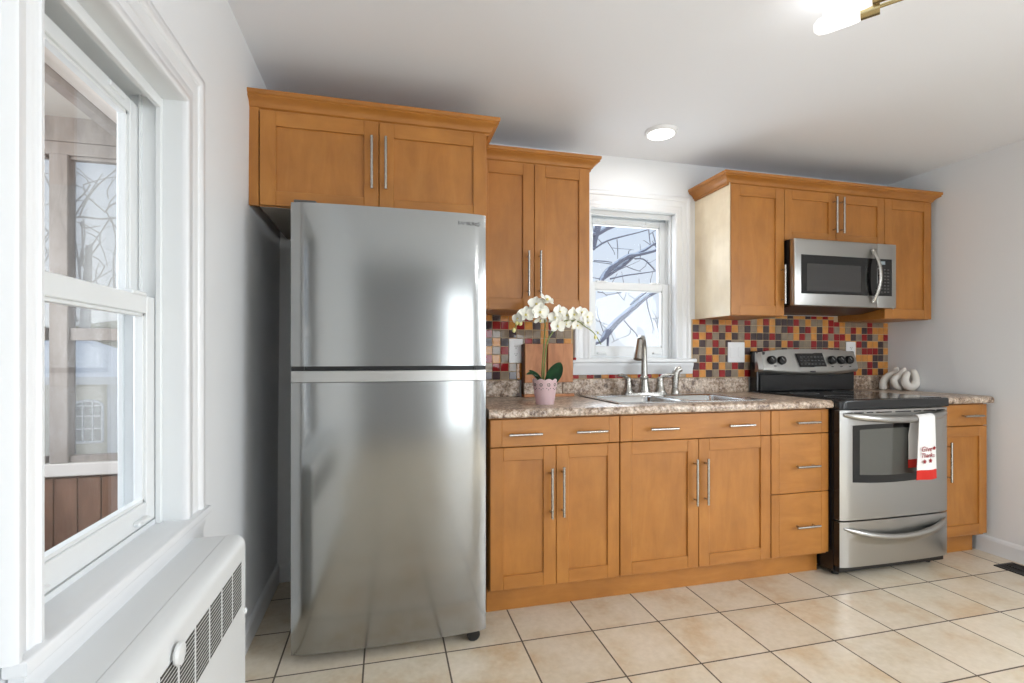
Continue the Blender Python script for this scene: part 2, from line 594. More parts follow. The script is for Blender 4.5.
# ---- windows: one helper for both, a = along the wall, d = depth (0 at the wall face, positive outwards)
CASING = [(0, 0), (0, 0.012), (0.004, 0.017), (0.016, 0.018), (0.021, 0.013), (0.026, 0.012), (0.042, 0.012),
          (0.047, 0.009), (0.052, 0.012), (0.076, 0.012), (0.081, 0.019), (0.088, 0.022), (0.1, 0.022), (0.106, 0.017), (0.108, 0)]
def casing(mb, pl, w, zb, scale=1.0):
    cols = []
    for u, t in CASING:
        u *= scale
        un = u * w.get('near', 1.0)
        cols.append([pl(w['a0'] - un, -t, zb), pl(w['a0'] - un, -t, w['z1'] + u), pl(w['a1'] + u, -t, w['z1'] + u), pl(w['a1'] + u, -t, zb)])
    V = [[mb.bm.verts.new(p) for p in c] for c in cols]
    for A, B in zip(V, V[1:]):
        for j in range(3):
            mb.bm.faces.new((A[j], A[j + 1], B[j + 1], B[j]))
    mb.bm.faces.new([c[0] for c in V])
    mb.bm.faces.new([c[3] for c in V])
    return mb

def wbox(mb, pl, a0, a1, d0, d1, z0, z1, bevel=0.002):
    p, q = pl(a0, d0, z0), pl(a1, d1, z1)
    return mb.box(min(p[0], q[0]), max(p[0], q[0]), min(p[1], q[1]), max(p[1], q[1]), z0, z1, bevel, 1)

def double_hung(name, w, pl, d_in, meet, stool_d, apron_h, casing_scale, wallt=0.14, stool_ext=0.02):
    root = thing(name, '', '', pl((w['a0'] + w['a1']) / 2, 0, w['z0']))
    del root['label'], root['category']
    root['kind'] = 'structure'
    a0, a1, z0, z1 = w['a0'], w['a1'], w['z0'], w['z1']
    build('casing', casing(MB(), pl, w, z0 - 0.0, casing_scale), 'trim_white', root, smooth=50)
    # stool with rounded nose, moulded apron underneath
    co = 0.108 * casing_scale + stool_ext
    cn = 0.108 * casing_scale * w.get('near', 1.0) + (stool_ext if 'near' not in w else -0.008)
    m = MB()
    plan = [(a0 - cn, -stool_d), (a1 + co, -stool_d), (a1 + co, 0.0), (a1, 0.0), (a1, d_in + 0.01), (a0, d_in + 0.01), (a0, 0.0), (a0 - cn, 0.0)]
    m.prism([pl(a, d, 0)[:2] for a, d in plan], 'z', z0 - 0.024, z0)
    bmesh.ops.bevel(m.bm, geom=[e for e in m.bm.edges if abs(e.verts[0].co.z - e.verts[1].co.z) < 1e-6], offset=0.006, segments=3, profile=0.5, affect='EDGES')
    build('stool', m, 'trim_white', root, smooth=40)
    m = MB()
    zt = z0 - 0.024
    pr = [(0.0, zt), (-stool_d * 0.62, zt), (-stool_d * 0.66, zt - 0.006), (-stool_d * 0.6, zt - apron_h * 0.3), (-stool_d * 0.42, zt - apron_h * 0.55), (-stool_d * 0.4, zt - apron_h * 0.86), (-stool_d * 0.3, zt - apron_h), (0.0, zt - apron_h)]
    c2 = co - 0.012
    A = [m.bm.verts.new(pl(a0 - cn + 0.012, p[0], p[1])) for p in pr]
    B = [m.bm.verts.new(pl(a1 + c2, p[0], p[1])) for p in pr]
    for i in range(len(pr)):
        j = (i + 1) % len(pr)
        m.bm.faces.new((A[i], A[j], B[j], B[i]))
    m.bm.faces.new(A); m.bm.faces.new(B[::-1])
    build('apron', m, 'trim_white', root, smooth=50)
    # jamb liners and stops
    m = MB()
    wbox(m, pl, a0 - 0.02, a0, 0.0, wallt, z0 - 0.02, z1 + 0.02, 0)
    wbox(m, pl, a1, a1 + 0.02, 0.0, wallt, z0 - 0.02, z1 + 0.02, 0)
    wbox(m, pl, a0, a1, 0.0, wallt, z1, z1 + 0.02, 0)
    wbox(m, pl, a0, a1, d_in, wallt, z0 - 0.02, z0 + 0.012, 0)
    for s0, s1 in ((a0, a0 + 0.012), (a1 - 0.012, a1)):
        wbox(m, pl, s0, s1, d_in - 0.014, d_in, z0, z1, 0.002)
        wbox(m, pl, s0, s1, d_in + 0.072, wallt, z0, z1, 0.002)
        wbox(m, pl, s0, s1, d_in + 0.033, d_in + 0.037, meet + 0.01, z1, 0)
    wbox(m, pl, a0 + 0.012, a1 - 0.012, d_in - 0.014, d_in, z1 - 0.028, z1, 0.002)
    wbox(m, pl, a0 + 0.012, a1 - 0.012, d_in + 0.072, wallt, z1 - 0.03, z1, 0.002)
    build('jamb', m, 'vinyl_white', root, smooth=0)
    # sashes
    for nm, zb, zt_, d, rb, rt, st in (('lower_sash', z0 + 0.014, meet, d_in + 0.002, 0.054, 0.044, 0.046), ('upper_sash', meet - 0.038, z1 - 0.03, d_in + 0.039, 0.038, 0.034, 0.044)):
        b0, b1 = a0 + 0.006, a1 - 0.006
        m = MB()
        wbox(m, pl, b0, b0 + st, d, d + 0.03, zb, zt_)
        wbox(m, pl, b1 - st, b1, d, d + 0.03, zb, zt_)
        wbox(m, pl, b0 + st, b1 - st, d, d + 0.03, zb, zb + rb)
        wbox(m, pl, b0 + st, b1 - st, d, d + 0.03, zt_ - rt, zt_)
        # glazing bead
        e = 0.008
        for q in ((b0 + st, b0 + st + e, zb + rb, zt_ - rt), (b1 - st - e, b1 - st, zb + rb, zt_ - rt), (b0 + st, b1 - st, zb + rb, zb + rb + e), (b0 + st, b1 - st, zt_ - rt - e, zt_ - rt)):
            wbox(m, pl, q[0], q[1], d + 0.006, d + 0.024, q[2], q[3], 0.001)
        s = build(nm, m, 'vinyl_white', root, smooth=0)
        m = MB()
        wbox(m, pl, b0 + st, b1 - st, d + 0.014, d + 0.017, zb + rb, zt_ - rt, 0)
        build('glass', m, 'pane', s, smooth=0)
        if nm == 'lower_sash':
            for t in (0.16, 0.84):
                m = MB()
                c = b0 + (b1 - b0) * t
                wbox(m, pl, c - 0.035, c + 0.035, d - 0.004, d + 0.022, zt_ - 0.003, zt_ + 0.008, 0.003)
                build('tilt_latch', m, 'vinyl_white', s, smooth=0)
                m = MB()
                wbox(m, pl, c - 0.03, c + 0.03, d - 0.016, d + 0.002, zb + 0.012, zb + 0.024, 0.004)
                build('sash_lift', m, 'vinyl_white', s, smooth=0)
        else:
            for t in (0.2, 0.8):
                m = MB()
                c = b0 + (b1 - b0) * t
                wbox(m, pl, c - 0.035, c + 0.035, d - 0.006, d + 0.004, zt_ - 0.02, zt_ - 0.006, 0.002)
                build('vent_stop', m, 'vinyl_white', s, smooth=0)
    return root

double_hung('window_1', W1, lambda a, d, z: (XL - d, a, z), 0.056, 1.297, 0.03, 0.075, 1.1)
double_hung('window_2', W2, lambda a, d, z: (a, YB + d, z), 0.05, 1.592, 0.042, 0.07, 1.0)

# patio door added for side light, and rear window (behind the camera: what the steel and the tiles mirror)
def glazed(name, w, pl, mull, rails):
    root = bpy.data.objects.new(name, None)
    COL.objects.link(root)
    root.location = pl((w['a0'] + w['a1']) / 2, 0, w['z0'])
    root['kind'] = 'structure'
    m = MB()
    t = 0.07
    wbox(m, pl, w['a0'], w['a0'] + t, 0.02, 0.1, w['z0'], w['z1'])
    wbox(m, pl, w['a1'] - t, w['a1'], 0.02, 0.1, w['z0'], w['z1'])
    wbox(m, pl, w['a0'] + t, w['a1'] - t, 0.02, 0.1, w['z0'], w['z0'] + t)
    wbox(m, pl, w['a0'] + t, w['a1'] - t, 0.02, 0.1, w['z1'] - t, w['z1'])
    for c in mull:
        wbox(m, pl, c - 0.045, c + 0.045, 0.02, 0.1, w['z0'] + t, w['z1'] - t)
    for z in rails:
        wbox(m, pl, w['a0'] + t, w['a1'] - t, 0.03, 0.08, z - 0.02, z + 0.02)
    for q in ((w['a0'] - 0.09, w['a0'], w['z0'], w['z1'] + 0.09), (w['a1'], w['a1'] + 0.09, w['z0'], w['z1'] + 0.09), (w['a0'], w['a1'], w['z1'], w['z1'] + 0.09)):
        wbox(m, pl, q[0], q[1], -0.018, 0.0, q[2], q[3])
    build('frame', m, 'trim_white', root, smooth=0)
    m = MB()
    wbox(m, pl, w['a0'] + t, w['a1'] - t, 0.055, 0.06, w['z0'] + t, w['z1'] - t, 0)
    build('glass', m, 'pane', root, smooth=0)
glazed('door_1', D1, lambda a, d, z: (XR + d, a, z), [-2.65], [])
glazed('window_3', W3, lambda a, d, z: (a, YR - d, z), [1.97, 2.43], [0.72, 1.38])

# ================================================================== outside: enclosed porch, garden
mb = MB().box(-2.1, -0.28, -3.0, 1.0, -0.14, -0.06)
structure(build('porch_floor', mb, 'porch_board', smooth=0))
mb = MB().box(-2.2, -0.28, -3.0, 1.1, 2.32, 2.38)
structure(build('porch_ceiling', mb, 'porch_ceiling', smooth=0))
root = bpy.data.objects.new('porch_wall', None); COL.objects.link(root); root.location = (-1.1, 1.0, -0.06); root['kind'] = 'structure'
mb = MB()
x = -2.1
while x < -0.3:
    mb.box(x + 0.002, min(x + 0.098, -0.285), 1.0, 1.03, -0.06, 0.54, 0.003, 1)
    x += 0.1
mb.box(-2.1, -0.285, 1.02, 1.06, -0.06, 0.545)
build('wainscot', mb, 'porch_board', root, smooth=0)
build('ledge', MB().box(-2.1, -0.285, 0.975, 1.07, 0.553, 0.616, 0.004, 1), 'ledge_white', root, smooth=0)
mb = MB()
for x0, x1 in ((-1.214, -1.135), (-2.1, -2.02), (-0.37, -0.285)):
    mb.box(x0, x1, 0.99, 1.06, 0.616, 2.14, 0.004, 1)
build('post', mb, 'grey_timber', root, smooth=0)
mb = MB().box(-2.1, -0.285, 0.99, 1.06, 2.137, 2.2, 0.003, 1)
mb.box(-2.1, -0.285, 0.985, 1.06, 2.2, 2.32)
for x0, x1 in ((-1.135, -0.37), (-2.02, -1.235)):
    mb.box(x0, x1, 1.005, 1.045, 0.616, 0.65, 0.002, 1)
    mb.box(x0, x1, 1.005, 1.045, 1.222, 1.284, 0.002, 1)
    mb.box(x0, x1, 1.005, 1.045, 2.122, 2.137, 0.002, 1)
build('beam', mb, 'grey_timber', root, smooth=0)
for x0, x1 in ((-1.135, -0.37), (-2.02, -1.235)):
    build('screen', MB().box(x0, x1, 1.047, 1.048, 0.616, 2.137), 'insect_screen', root, smooth=0)
# outer side of the porch: low wall and corner posts, open above
mb = MB().box(-2.1, -2.04, -3.0, 0.98, -0.06, 0.55)
mb.box(-2.12, -2.02, -3.0, -2.9, 0.55, 2.32).box(-2.12, -2.02, -1.0, -0.9, 0.55, 2.32).box(-2.12, -2.02, -3.0, 0.98, 2.2, 2.32)
structure(build('porch_side_wall', mb, 'porch_board', smooth=0))
# head trim over the window on the porch side
structure(build('trim_1', MB().box(-0.40, -0.285, -1.3, 0.97, 1.84, 1.93, 0.003, 1).box(-0.43, -0.4005, -1.3, 0.97, 1.82, 1.95, 0.002, 1, 1), ['soffit_pink', 'grey_timber'], smooth=0))

structure(build('ground', MB().box(-30, 30, 1.2, 40, -0.6, -0.45), 'snow_ground', smooth=0))

# shed with a snowy hip roof and an arched window
shed = thing('garden_shed', 'cream garden shed with snowy roof and arched white grid window', 'shed', (-4.4, 7.0, -0.45))
build('wall', MB().box(-5.6, -3.2, 6.0, 8.2, -0.45, 0.80), 'shed_wall', shed, smooth=0)
m = MB()
e = 0.12
b = [(-5.6 - e, 6.0 - e), (-3.2 + e, 6.0 - e), (-3.2 + e, 8.2 + e), (-5.6 - e, 8.2 + e)]
vb = [m.bm.verts.new((p[0], p[1], 0.86)) for p in b]
vr = [m.bm.verts.new((-5.1, 7.1, 1.42)), m.bm.verts.new((-4.1, 7.1, 1.42))]
for f in ((vb[0], vb[1], vr[1], vr[0]), (vb[1], vb[2], vr[1]), (vb[2], vb[3], vr[0], vr[1]), (vb[3], vb[0], vr[0])):
    m.bm.faces.new(f)
m.bm.faces.new(vb[::-1])
build('roof', m, 'snow', shed, smooth=0)
m = MB()
m.box(-5.72, -3.08, 5.87, 5.92, 0.76, 0.86).box(-3.12, -3.07, 5.9, 8.3, 0.76, 0.86).box(-3.28, -3.18, 5.985, 6.0, -0.45, 0.76).box(-3.2, -3.19, 6.0, 6.1, -0.45, 0.76)
build('fascia', m, 'shed_trim', shed, smooth=0)
m = MB()
wx0, wx1, wz0, wz1 = -3.67, -3.33, -0.02, 0.47
arch = [(wx0, wz0), (wx1, wz0), (wx1, wz1)] + [((wx0 + wx1) / 2 + 0.17 * math.cos(t), wz1 + 0.07 * math.sin(t)) for t in [PI * i / 8 for i in range(1, 8)]] + [(wx0, wz1)]
m.prism(arch, 'y', 5.985, 6.0)
win = build('window', m, 'shed_glass', shed, smooth=0)
m = MB()
for i in range(len(arch)):
    p, q = arch[i], arch[(i + 1) % len(arch)]
    m.tube([(p[0], 5.98, p[1]), (q[0], 5.98, q[1])], 0.018, 6)
for x in (-3.557, -3.443):
    m.box(x - 0.008, x + 0.008, 5.97, 5.985, wz0, wz1 + 0.06)
for z in (0.16, 0.33, 0.47):
    m.box(wx0, wx1, 5.97, 5.985, z - 0.008, z + 0.008)
build('window_frame', m, 'shed_trim', win, smooth=0)

# hedge / rough brown bank behind the shed
hd = MB()
random.seed(3)
def hf(u, v):
    x = -15 + 12.5 * u
    z = -0.45 + 2.3 * (1 - (2 * v - 1) ** 4)
    return (x, 12.2 + (v - 0.5) * 2.0 + 0.25 * math.sin(9 * u * PI), z + 0.22 * math.sin(u * 37) * v + random.uniform(-0.12, 0.12))
hd.grid(hf, 60, 10)
h = build('hedge', hd, 'hedge', origin=(-5, 12.2, -0.45))
tag(h, 'brown winter hedge across the garden behind the cream shed', 'hedge', kind='stuff')

LIMBS= [[(2.97, 4.0, 2.51, 0.019), (3.03, 4.07, 2.73, 0.042), (3.11, 4.13, 2.92, 0.047), (3.17, 4.2, 3.07, 0.043)], [(3.05, 4.1, 2.72, 0.029), (3.26, 4.23, 2.85, 0.035), (3.47, 4.37, 2.95, 0.031), (3.7, 4.5, 3.08, 0.02)], [(3.02, 4.1, 2.54, 0.015), (3.22, 4.15, 2.66, 0.013), (3.48, 4.2, 2.75, 0.011), (3.74, 4.25, 2.83, 0.009), (4.03, 4.3, 2.93, 0.007)], [(2.88, 3.6, 2.01, 0.029), (2.94, 3.66, 2.1, 0.035), (3.04, 3.71, 2.2, 0.036), (3.2, 3.77, 2.31, 0.034), (3.36, 3.83, 2.4, 0.031), (3.52, 3.89, 2.44, 0.023), (3.74, 3.94, 2.5, 0.021), (3.91, 4.0, 2.56, 0.017)], [(2.97, 3.7, 2.09, 0.02), (3.16, 3.78, 2.21, 0.028), (3.33, 3.87, 2.31, 0.029), (3.51, 3.95, 2.44, 0.025), (3.72, 4.03, 2.55, 0.021), (3.91, 4.12, 2.66, 0.017), (4.13, 4.2, 2.74, 0.013)], [(3.49, 3.9, 2.39, 0.01), (3.62, 3.93, 2.4, 0.01), (3.73, 3.97, 2.35, 0.011), (3.84, 4.0, 2.27, 0.009)], [(3.15, 3.9, 2.12, 0.012), (3.38, 3.97, 2.18, 0.01), (3.65, 4.03, 2.23, 0.009), (3.9, 4.1, 2.28, 0.006)], [(2.97, 4.0, 2.36, 0.008), (3.11, 4.0, 2.36, 0.008), (3.22, 4.0, 2.35, 0.006)], [(3.41, 4.0, 2.31, 0.006), (3.54, 4.0, 2.27, 0.006), (3.63, 4.0, 2.25, 0.004)], [(3.29, 4.0, 2.65, 0.006), (3.3, 4.0, 2.54, 0.006), (3.3, 4.0, 2.4, 0.004)], [(3.16, 4.0, 2.61, 0.006), (3.24, 4.0, 2.5, 0.004), (3.26, 4.0, 2.45, 0.004)], [(3.86, 4.2, 2.86, 0.007), (3.87, 4.2, 2.75, 0.007), (3.89, 4.2, 2.62, 0.004)], [(3.45, 4.0, 2.45, 0.006), (3.46, 4.0, 2.51, 0.006), (3.5, 4.0, 2.53, 0.004)], [(3.92, 4.2, 2.82, 0.007), (3.96, 4.2, 2.69, 0.007), (4.0, 4.2, 2.51, 0.004)], [(2.97, 3.6, 1.24, 0.014), (3.0, 3.65, 1.4, 0.018), (3.03, 3.7, 1.46, 0.018)], [(2.84, 3.5, 1.31, 0.019), (2.95, 3.57, 1.42, 0.05), (3.09, 3.64, 1.54, 0.047), (3.25, 3.71, 1.65, 0.044), (3.42, 3.79, 1.76, 0.041), (3.59, 3.86, 1.87, 0.033), (3.75, 3.93, 1.95, 0.027), (3.89, 4.0, 2.0, 0.021)], [(3.38, 3.8, 1.79, 0.016), (3.55, 3.9, 1.9, 0.021), (3.7, 4.0, 1.98, 0.019), (3.85, 4.1, 2.07, 0.017)], [(3.29, 3.8, 1.59, 0.008), (3.36, 3.8, 1.51, 0.008), (3.44, 3.8, 1.44, 0.008), (3.49, 3.8, 1.36, 0.006)], [(3.38, 3.8, 1.49, 0.006), (3.36, 3.8, 1.41, 0.006), (3.25, 3.8, 1.37, 0.004), (3.12, 3.8, 1.31, 0.004)], [(3.66, 3.9, 1.87, 0.008), (3.68, 3.9, 1.75, 0.008), (3.72, 3.9, 1.63, 0.006), (3.75, 3.9, 1.52, 0.006), (3.74, 3.9, 1.43, 0.004)], [(3.71, 3.9, 1.63, 0.006), (3.78, 3.9, 1.61, 0.006), (3.82, 3.9, 1.5, 0.004)], [(3.38, 4.2, 2.01, 0.006), (3.45, 4.2, 1.93, 0.006), (3.5, 4.2, 1.88, 0.004)], [(3.11, 4.2, 1.99, 0.009), (3.19, 4.2, 1.98, 0.006), (3.24, 4.2, 1.94, 0.004)]]
FARLIMBS= [[(-5.48, 9.0, 3.62, 0.043), (-5.24, 9.0, 3.68, 0.039), (-5.07, 9.0, 3.72, 0.044), (-4.78, 9.0, 3.7, 0.034), (-4.36, 9.0, 3.77, 0.04), (-3.97, 9.0, 3.85, 0.035)], [(-5.11, 9.0, 3.72, 0.029), (-5.06, 9.06, 3.98, 0.029), (-4.96, 9.12, 4.25, 0.03), (-4.82, 9.18, 4.48, 0.025), (-4.63, 9.24, 4.72, 0.02), (-4.44, 9.3, 4.92, 0.015)], [(-4.7, 9.0, 3.84, 0.025), (-4.61, 9.0, 3.97, 0.03), (-4.44, 9.0, 4.06, 0.035), (-4.18, 9.0, 4.23, 0.03)], [(-5.07, 9.0, 3.64, 0.029), (-5.09, 9.0, 3.55, 0.029), (-4.99, 9.0, 3.52, 0.024), (-4.78, 9.0, 3.57, 0.02)], [(-5.11, 9.0, 2.74, 0.029), (-5.09, 9.0, 3.03, 0.029), (-5.03, 9.0, 3.38, 0.024), (-5.05, 9.0, 3.67, 0.024)], [(-4.99, 9.0, 3.43, 0.02), (-4.84, 9.0, 3.34, 0.02), (-4.72, 9.0, 3.05, 0.015), (-4.67, 9.0, 2.81, 0.015)], [(-5.2, 9.0, 3.37, 0.024), (-5.15, 9.0, 3.08, 0.024), (-5.11, 9.0, 2.59, 0.034)], [(-4.65, 9.0, 4.09, 0.02), (-4.67, 9.0, 4.24, 0.02), (-4.57, 9.0, 4.44, 0.015), (-4.48, 9.0, 4.55, 0.01)], [(-4.82, 9.0, 4.35, 0.02), (-4.99, 9.0, 4.46, 0.015), (-5.11, 9.0, 4.59, 0.015), (-5.22, 9.0, 4.63, 0.01)], [(-5.24, 9.0, 4.29, 0.019), (-5.11, 9.0, 4.28, 0.015), (-4.95, 9.0, 4.17, 0.015)], [(-4.61, 9.0, 3.75, 0.025), (-4.53, 9.0, 3.31, 0.025), (-4.57, 9.0, 2.91, 0.03), (-4.55, 9.0, 2.22, 0.045)]]

def tree(name, label, limbs, trunk, mat, fat=1.0):
    m = MB()
    m.tube([p[:3] for p in trunk], [p[3] for p in trunk], 10)
    for l in limbs:
        if len(l) < 2:
            continue
        # smooth the polyline with midpoints
        pts, rr = [], []
        P = [Vector(q[:3]) for q in l]
        for i in range(len(P) - 1):
            p0, p1, p2, p3 = P[max(i - 1, 0)], P[i], P[i + 1], P[min(i + 2, len(P) - 1)]
            for k in range(3):
                t = k / 3
                pts.append(0.5 * ((2 * p1) + (p2 - p0) * t + (2 * p0 - 5 * p1 + 4 * p2 - p3) * t * t + (3 * p1 - 3 * p2 + p3 - p0) * t ** 3))
                rr.append((l[i][3] * (1 - t) + l[i + 1][3] * t) * 0.5 * fat)
        pts.append(P[-1]); rr.append(l[-1][3] * 0.5 * fat)
        m.tube(pts, rr, 7)
        # a few fine twigs
        for i in range(2, len(pts) - 1, 3):
            if random.random() < 0.45:
                d = Vector((random.uniform(-1, 1), random.uniform(-0.4, 0.4), random.uniform(-0.2, 1))).normalized()
                L = random.uniform(0.12, 0.35) * (2.2 if rr[i] > 0.02 else 1)
                q = pts[i] + d * L * 0.5 + Vector((random.uniform(-.05, .05), 0, random.uniform(-.05, .05)))
                m.tube([pts[i], q, pts[i] + d * L], [min(0.006, rr[i]), 0.004, 0.0025], 5)
    o = build(name, m, mat, origin=trunk[0][:3], smooth=60)
    return tag(o, label, 'tree')

T = (2.42, 3.55)
conn = []
for i in (0, 1, 2, 3, 15):
    p = LIMBS[i][0]
    conn.append([(T[0], T[1], max(1.0, p[2] - 0.25), p[3] * 1.5), ((T[0] + p[0]) / 2, (T[1] + p[1]) / 2, p[2] - 0.08, p[3] * 1.2), p])
tree('snowy_tree', 'bare tree with snow lying on its limbs outside the window over the sink', LIMBS + conn,
     [(T[0], T[1], -0.45, 0.2), (T[0] - 0.03, T[1], 1.0, 0.16), (T[0] - 0.05, T[1] + 0.05, 2.2, 0.13), (T[0], T[1] + 0.2, 3.6, 0.08)], 'snowy_bark', 1.9)
FT = FARLIMBS[6][-1]
conn = []
for i in (0, 3, 4, 10):
    p = FARLIMBS[i][0]
    conn.append([(FT[0], 9.1, max(0.6, p[2] - 0.8), p[3]), p])
for s in range(34):
    x0, z0 = -5.6 + random.uniform(-1.0, 1.2), random.uniform(1.6, 4.2)
    FARLIMBS.append([(x0, 9.2, z0, 0.03), (x0 + random.uniform(-.4, .4), 9.2, z0 + 0.5, 0.025), (x0 + random.uniform(-.8, .8), 9.3, z0 + random.uniform(0.5, 1.2), 0.012)])
tree('garden_tree', 'bare grey tree in the garden seen through the left window', FARLIMBS + conn,
     [(FT[0], 9.1, -0.45, 0.14), (FT[0], 9.1, 0.9, 0.11), (FT[0] + 0.05, 9.1, 2.0, 0.08), (FT[0] + 0.1, 9.1, 3.2, 0.05)], 'bark')

# ================================================================== kitchen
def shaker(x0, x1, z0, z1, yf, fr=0.058, th=0.02, rec=0.009):
    m = MB()
    b = 0.0016
    m.box(x0, x0 + fr, yf, yf + th, z0, z1, b, 1, 0)
    m.box(x1 - fr, x1, yf, yf + th, z0, z1, b, 1, 0)
    m.box(x0 + fr, x1 - fr, yf + 0.0004, yf + th, z0, z0 + fr, b, 1, 1)
    m.box(x0 + fr, x1 - fr, yf + 0.0004, yf + th, z1 - fr, z1, b, 1, 1)
    m.box(x0 + fr - 0.004, x1 - fr + 0.004, yf + rec, yf + th - 0.002, z0 + fr - 0.004, z1 - fr + 0.004, 0, 1, 0)
    return m

def drawer_front(x0, x1, z0, z1, yf, end=0.042):
    m = MB()
    m.box(x0, x0 + end, yf, yf + 0.02, z0, z1, 0.0018, 1, 0)
    m.box(x1 - end, x1, yf, yf + 0.02, z0, z1, 0.0018, 1, 0)
    m.box(x0 + end, x1 - end, yf + 0.0006, yf + 0.02, z0, z1, 0.0014, 1, 1)
    return m

WOODS = ['maple', 'maple_across']

def bar_pull(parent, p, axis, length, yf, name='handle'):
    """steel bar pull centred at (x, z), standing off the face yf"""
    m = MB()
    x, z = p
    h = length / 2
    yb = yf - 0.03
    if axis == 'z':
        m.cyl((x, yb, z - h), (x, yb, z + h), 0.006, n=14)
        for s in (-1, 1):
            m.cyl((x, yb, z + s * (h - 0.025)), (x, yf + 0.001, z + s * (h - 0.025)), 0.0045, n=10)
    else:
        m.cyl((x - h, yb, z), (x + h, yb, z), 0.006, n=14)
        for s in (-1, 1):
            m.cyl((x + s * (h - 0.022), yb, z), (x + s * (h - 0.022), yf + 0.001, z), 0.0045, n=10)
    return build(name, m, 'satin_nickel', parent)

CROWN = [(0.0, 2.108), (0.012, 2.108), (0.013, 2.119), (0.021, 2.124), (0.026, 2.136), (0.036, 2.148), (0.05, 2.156), (0.056, 2.160),
         (0.054, 2.168), (0.060, 2.172), (0.062, 2.176), (0.062, 2.190), (0.0, 2.190)]
CROWN = [(o * 0.84, 2.108 + (z - 2.108) * 0.82) for o, z in CROWN]
def crown(path):
    """path: corner points seen from above, walked so the room is on the right-hand side"""
    m = MB()
    P = [Vector((p[0], p[1])) for p in path]
    nor = []
    for i in range(len(P) - 1):
        d = (P[i + 1] - P[i]).normalized()
        nor.append(Vector((d.y, -d.x)))
    cols = []
    for out, z in CROWN:
        c = []
        for i, p in enumerate(P):
            if i == 0:
                o = nor[0]
            elif i == len(P) - 1:
                o = nor[-1]
            else:
                o = nor[i - 1] + nor[i]
            c.append(m.bm.verts.new((p.x + o.x * out, p.y + o.y * out, z)))
        cols.append(c)
    n = len(cols)
    for i in range(n):
        A, B = cols[i], cols[(i + 1) % n]
        for j in range(len(P) - 1):
            m.bm.faces.new((A[j], A[j + 1], B[j + 1], B[j]))
    m.bm.faces.new([c[0] for c in cols])
    m.bm.faces.new([c[-1] for c in cols])
    return m

def carcass(x0, x1, y0, y1, z0, z1, t=0.018, mid=True):
    """open box of panels with a face frame"""
    m = MB()
    m.box(x0, x0 + t, y0, y1, z0, z1)
    m.box(x1 - t, x1, y0, y1, z0, z1)
    m.box(x0 + t, x1 - t, y0, y1, z0, z0 + t)
    m.box(x0 + t, x1 - t, y1 - 0.008, y1, z0 + t, z1)
    m.box(x0 + t, x1 - t, y0, y0 + t, z1 - 0.04, z1)
    return m

# ------------------------------------------------------------------ cabinet over the fridge
cab = thing('wall_cabinet', 'deep maple wall cabinet with two doors above the steel fridge', 'cabinet', (0.36, 0.5, 1.736))
m = carcass(-0.098, 0.812, 0.221, YB - 0.002, 1.736, 2.134)
m.box(-0.08, 0.794, 0.222, 0.802, 2.112, 2.13)
build('body', m, WOODS, cab, smooth=0)
build('bottom_panel', MB().box(-0.0975, 0.8115, 0.2215, 0.80, 1.7345, 1.7358), 'cabinet_underside', cab, smooth=0, label='grey cabinet underside')
build('filler_strip', MB().box(-0.134, -0.0985, 0.206, 0.226, 1.736, 2.134, 0.001, 1), 'maple', cab, smooth=0)
d = build('door', shaker(-0.094, 0.3555, 1.738, 2.110, 0.2), WOODS, cab, smooth=0)
bar_pull(d, (0.329, 1.933), 'z', 0.215, 0.2)
d = build('door', shaker(0.3585, 0.809, 1.738, 2.110, 0.2), WOODS, cab, smooth=0)
bar_pull(d, (0.384, 1.935), 'z', 0.215, 0.2)
build('crown_molding', crown([(-0.134, 0.2205), (0.8125, 0.2205), (0.8125, 0.80)]), 'maple_across', cab, smooth=25)

# ------------------------------------------------------------------ tall wall cabinet
cab = thing('wall_cabinet', 'maple wall cabinet with two tall doors left of the sink window', 'cabinet', (1.11, 0.65, 1.374))
m = carcass(0.815, 1.412, 0.501, YB - 0.002, 1.374, 2.134)
build('body', m, WOODS, cab, smooth=0)
d = build('door', shaker(0.817, 1.1095, 1.376, 2.110, 0.48), WOODS, cab, smooth=0)
bar_pull(d, (1.075, 1.556), 'z', 0.225, 0.48)
d = build('door', shaker(1.1125, 1.410, 1.376, 2.110, 0.48), WOODS, cab, smooth=0)
bar_pull(d, (1.137, 1.56), 'z', 0.225, 0.48)
build('crown_molding', crown([(0.815, 0.5005), (1.4125, 0.5005), (1.4125, 0.80)]), 'maple_across', cab, smooth=25)

# ------------------------------------------------------------------ three wall cabinets round the microwave
GR = 'maple wall cabinets around the microwave'
cab = thing('wall_cabinet', 'one-door maple wall cabinet with pale side panel right of the window', 'cabinet', (2.44, 0.65, 1.374))
cab['group'] = GR
build('body', carcass(2.262, 2.622, 0.501, YB - 0.002, 1.374, 2.134), WOODS, cab, smooth=0)
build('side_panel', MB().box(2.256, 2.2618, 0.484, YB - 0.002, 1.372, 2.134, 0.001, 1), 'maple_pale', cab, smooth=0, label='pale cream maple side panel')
d = build('door', shaker(2.264, 2.6205, 1.376, 2.110, 0.48), WOODS, cab, smooth=0)
bar_pull(d, (2.600, 1.555), 'z', 0.222, 0.48)
cab = thing('wall_cabinet', 'short two-door maple wall cabinet directly above the microwave', 'cabinet', (2.99, 0.65, 1.816))
cab['group'] = GR
build('body', carcass(2.6225, 3.3595, 0.501, YB - 0.002, 1.816, 2.134), WOODS, cab, smooth=0)
d = build('door', shaker(2.624, 2.9895, 1.818, 2.110, 0.48, 0.052), WOODS, cab, smooth=0)
bar_pull(d, (2.968, 1.978), 'z', 0.215, 0.48)
d = build('door', shaker(2.9925, 3.3580, 1.818, 2.110, 0.48, 0.052), WOODS, cab, smooth=0)
bar_pull(d, (3.02, 1.978), 'z', 0.215, 0.48)
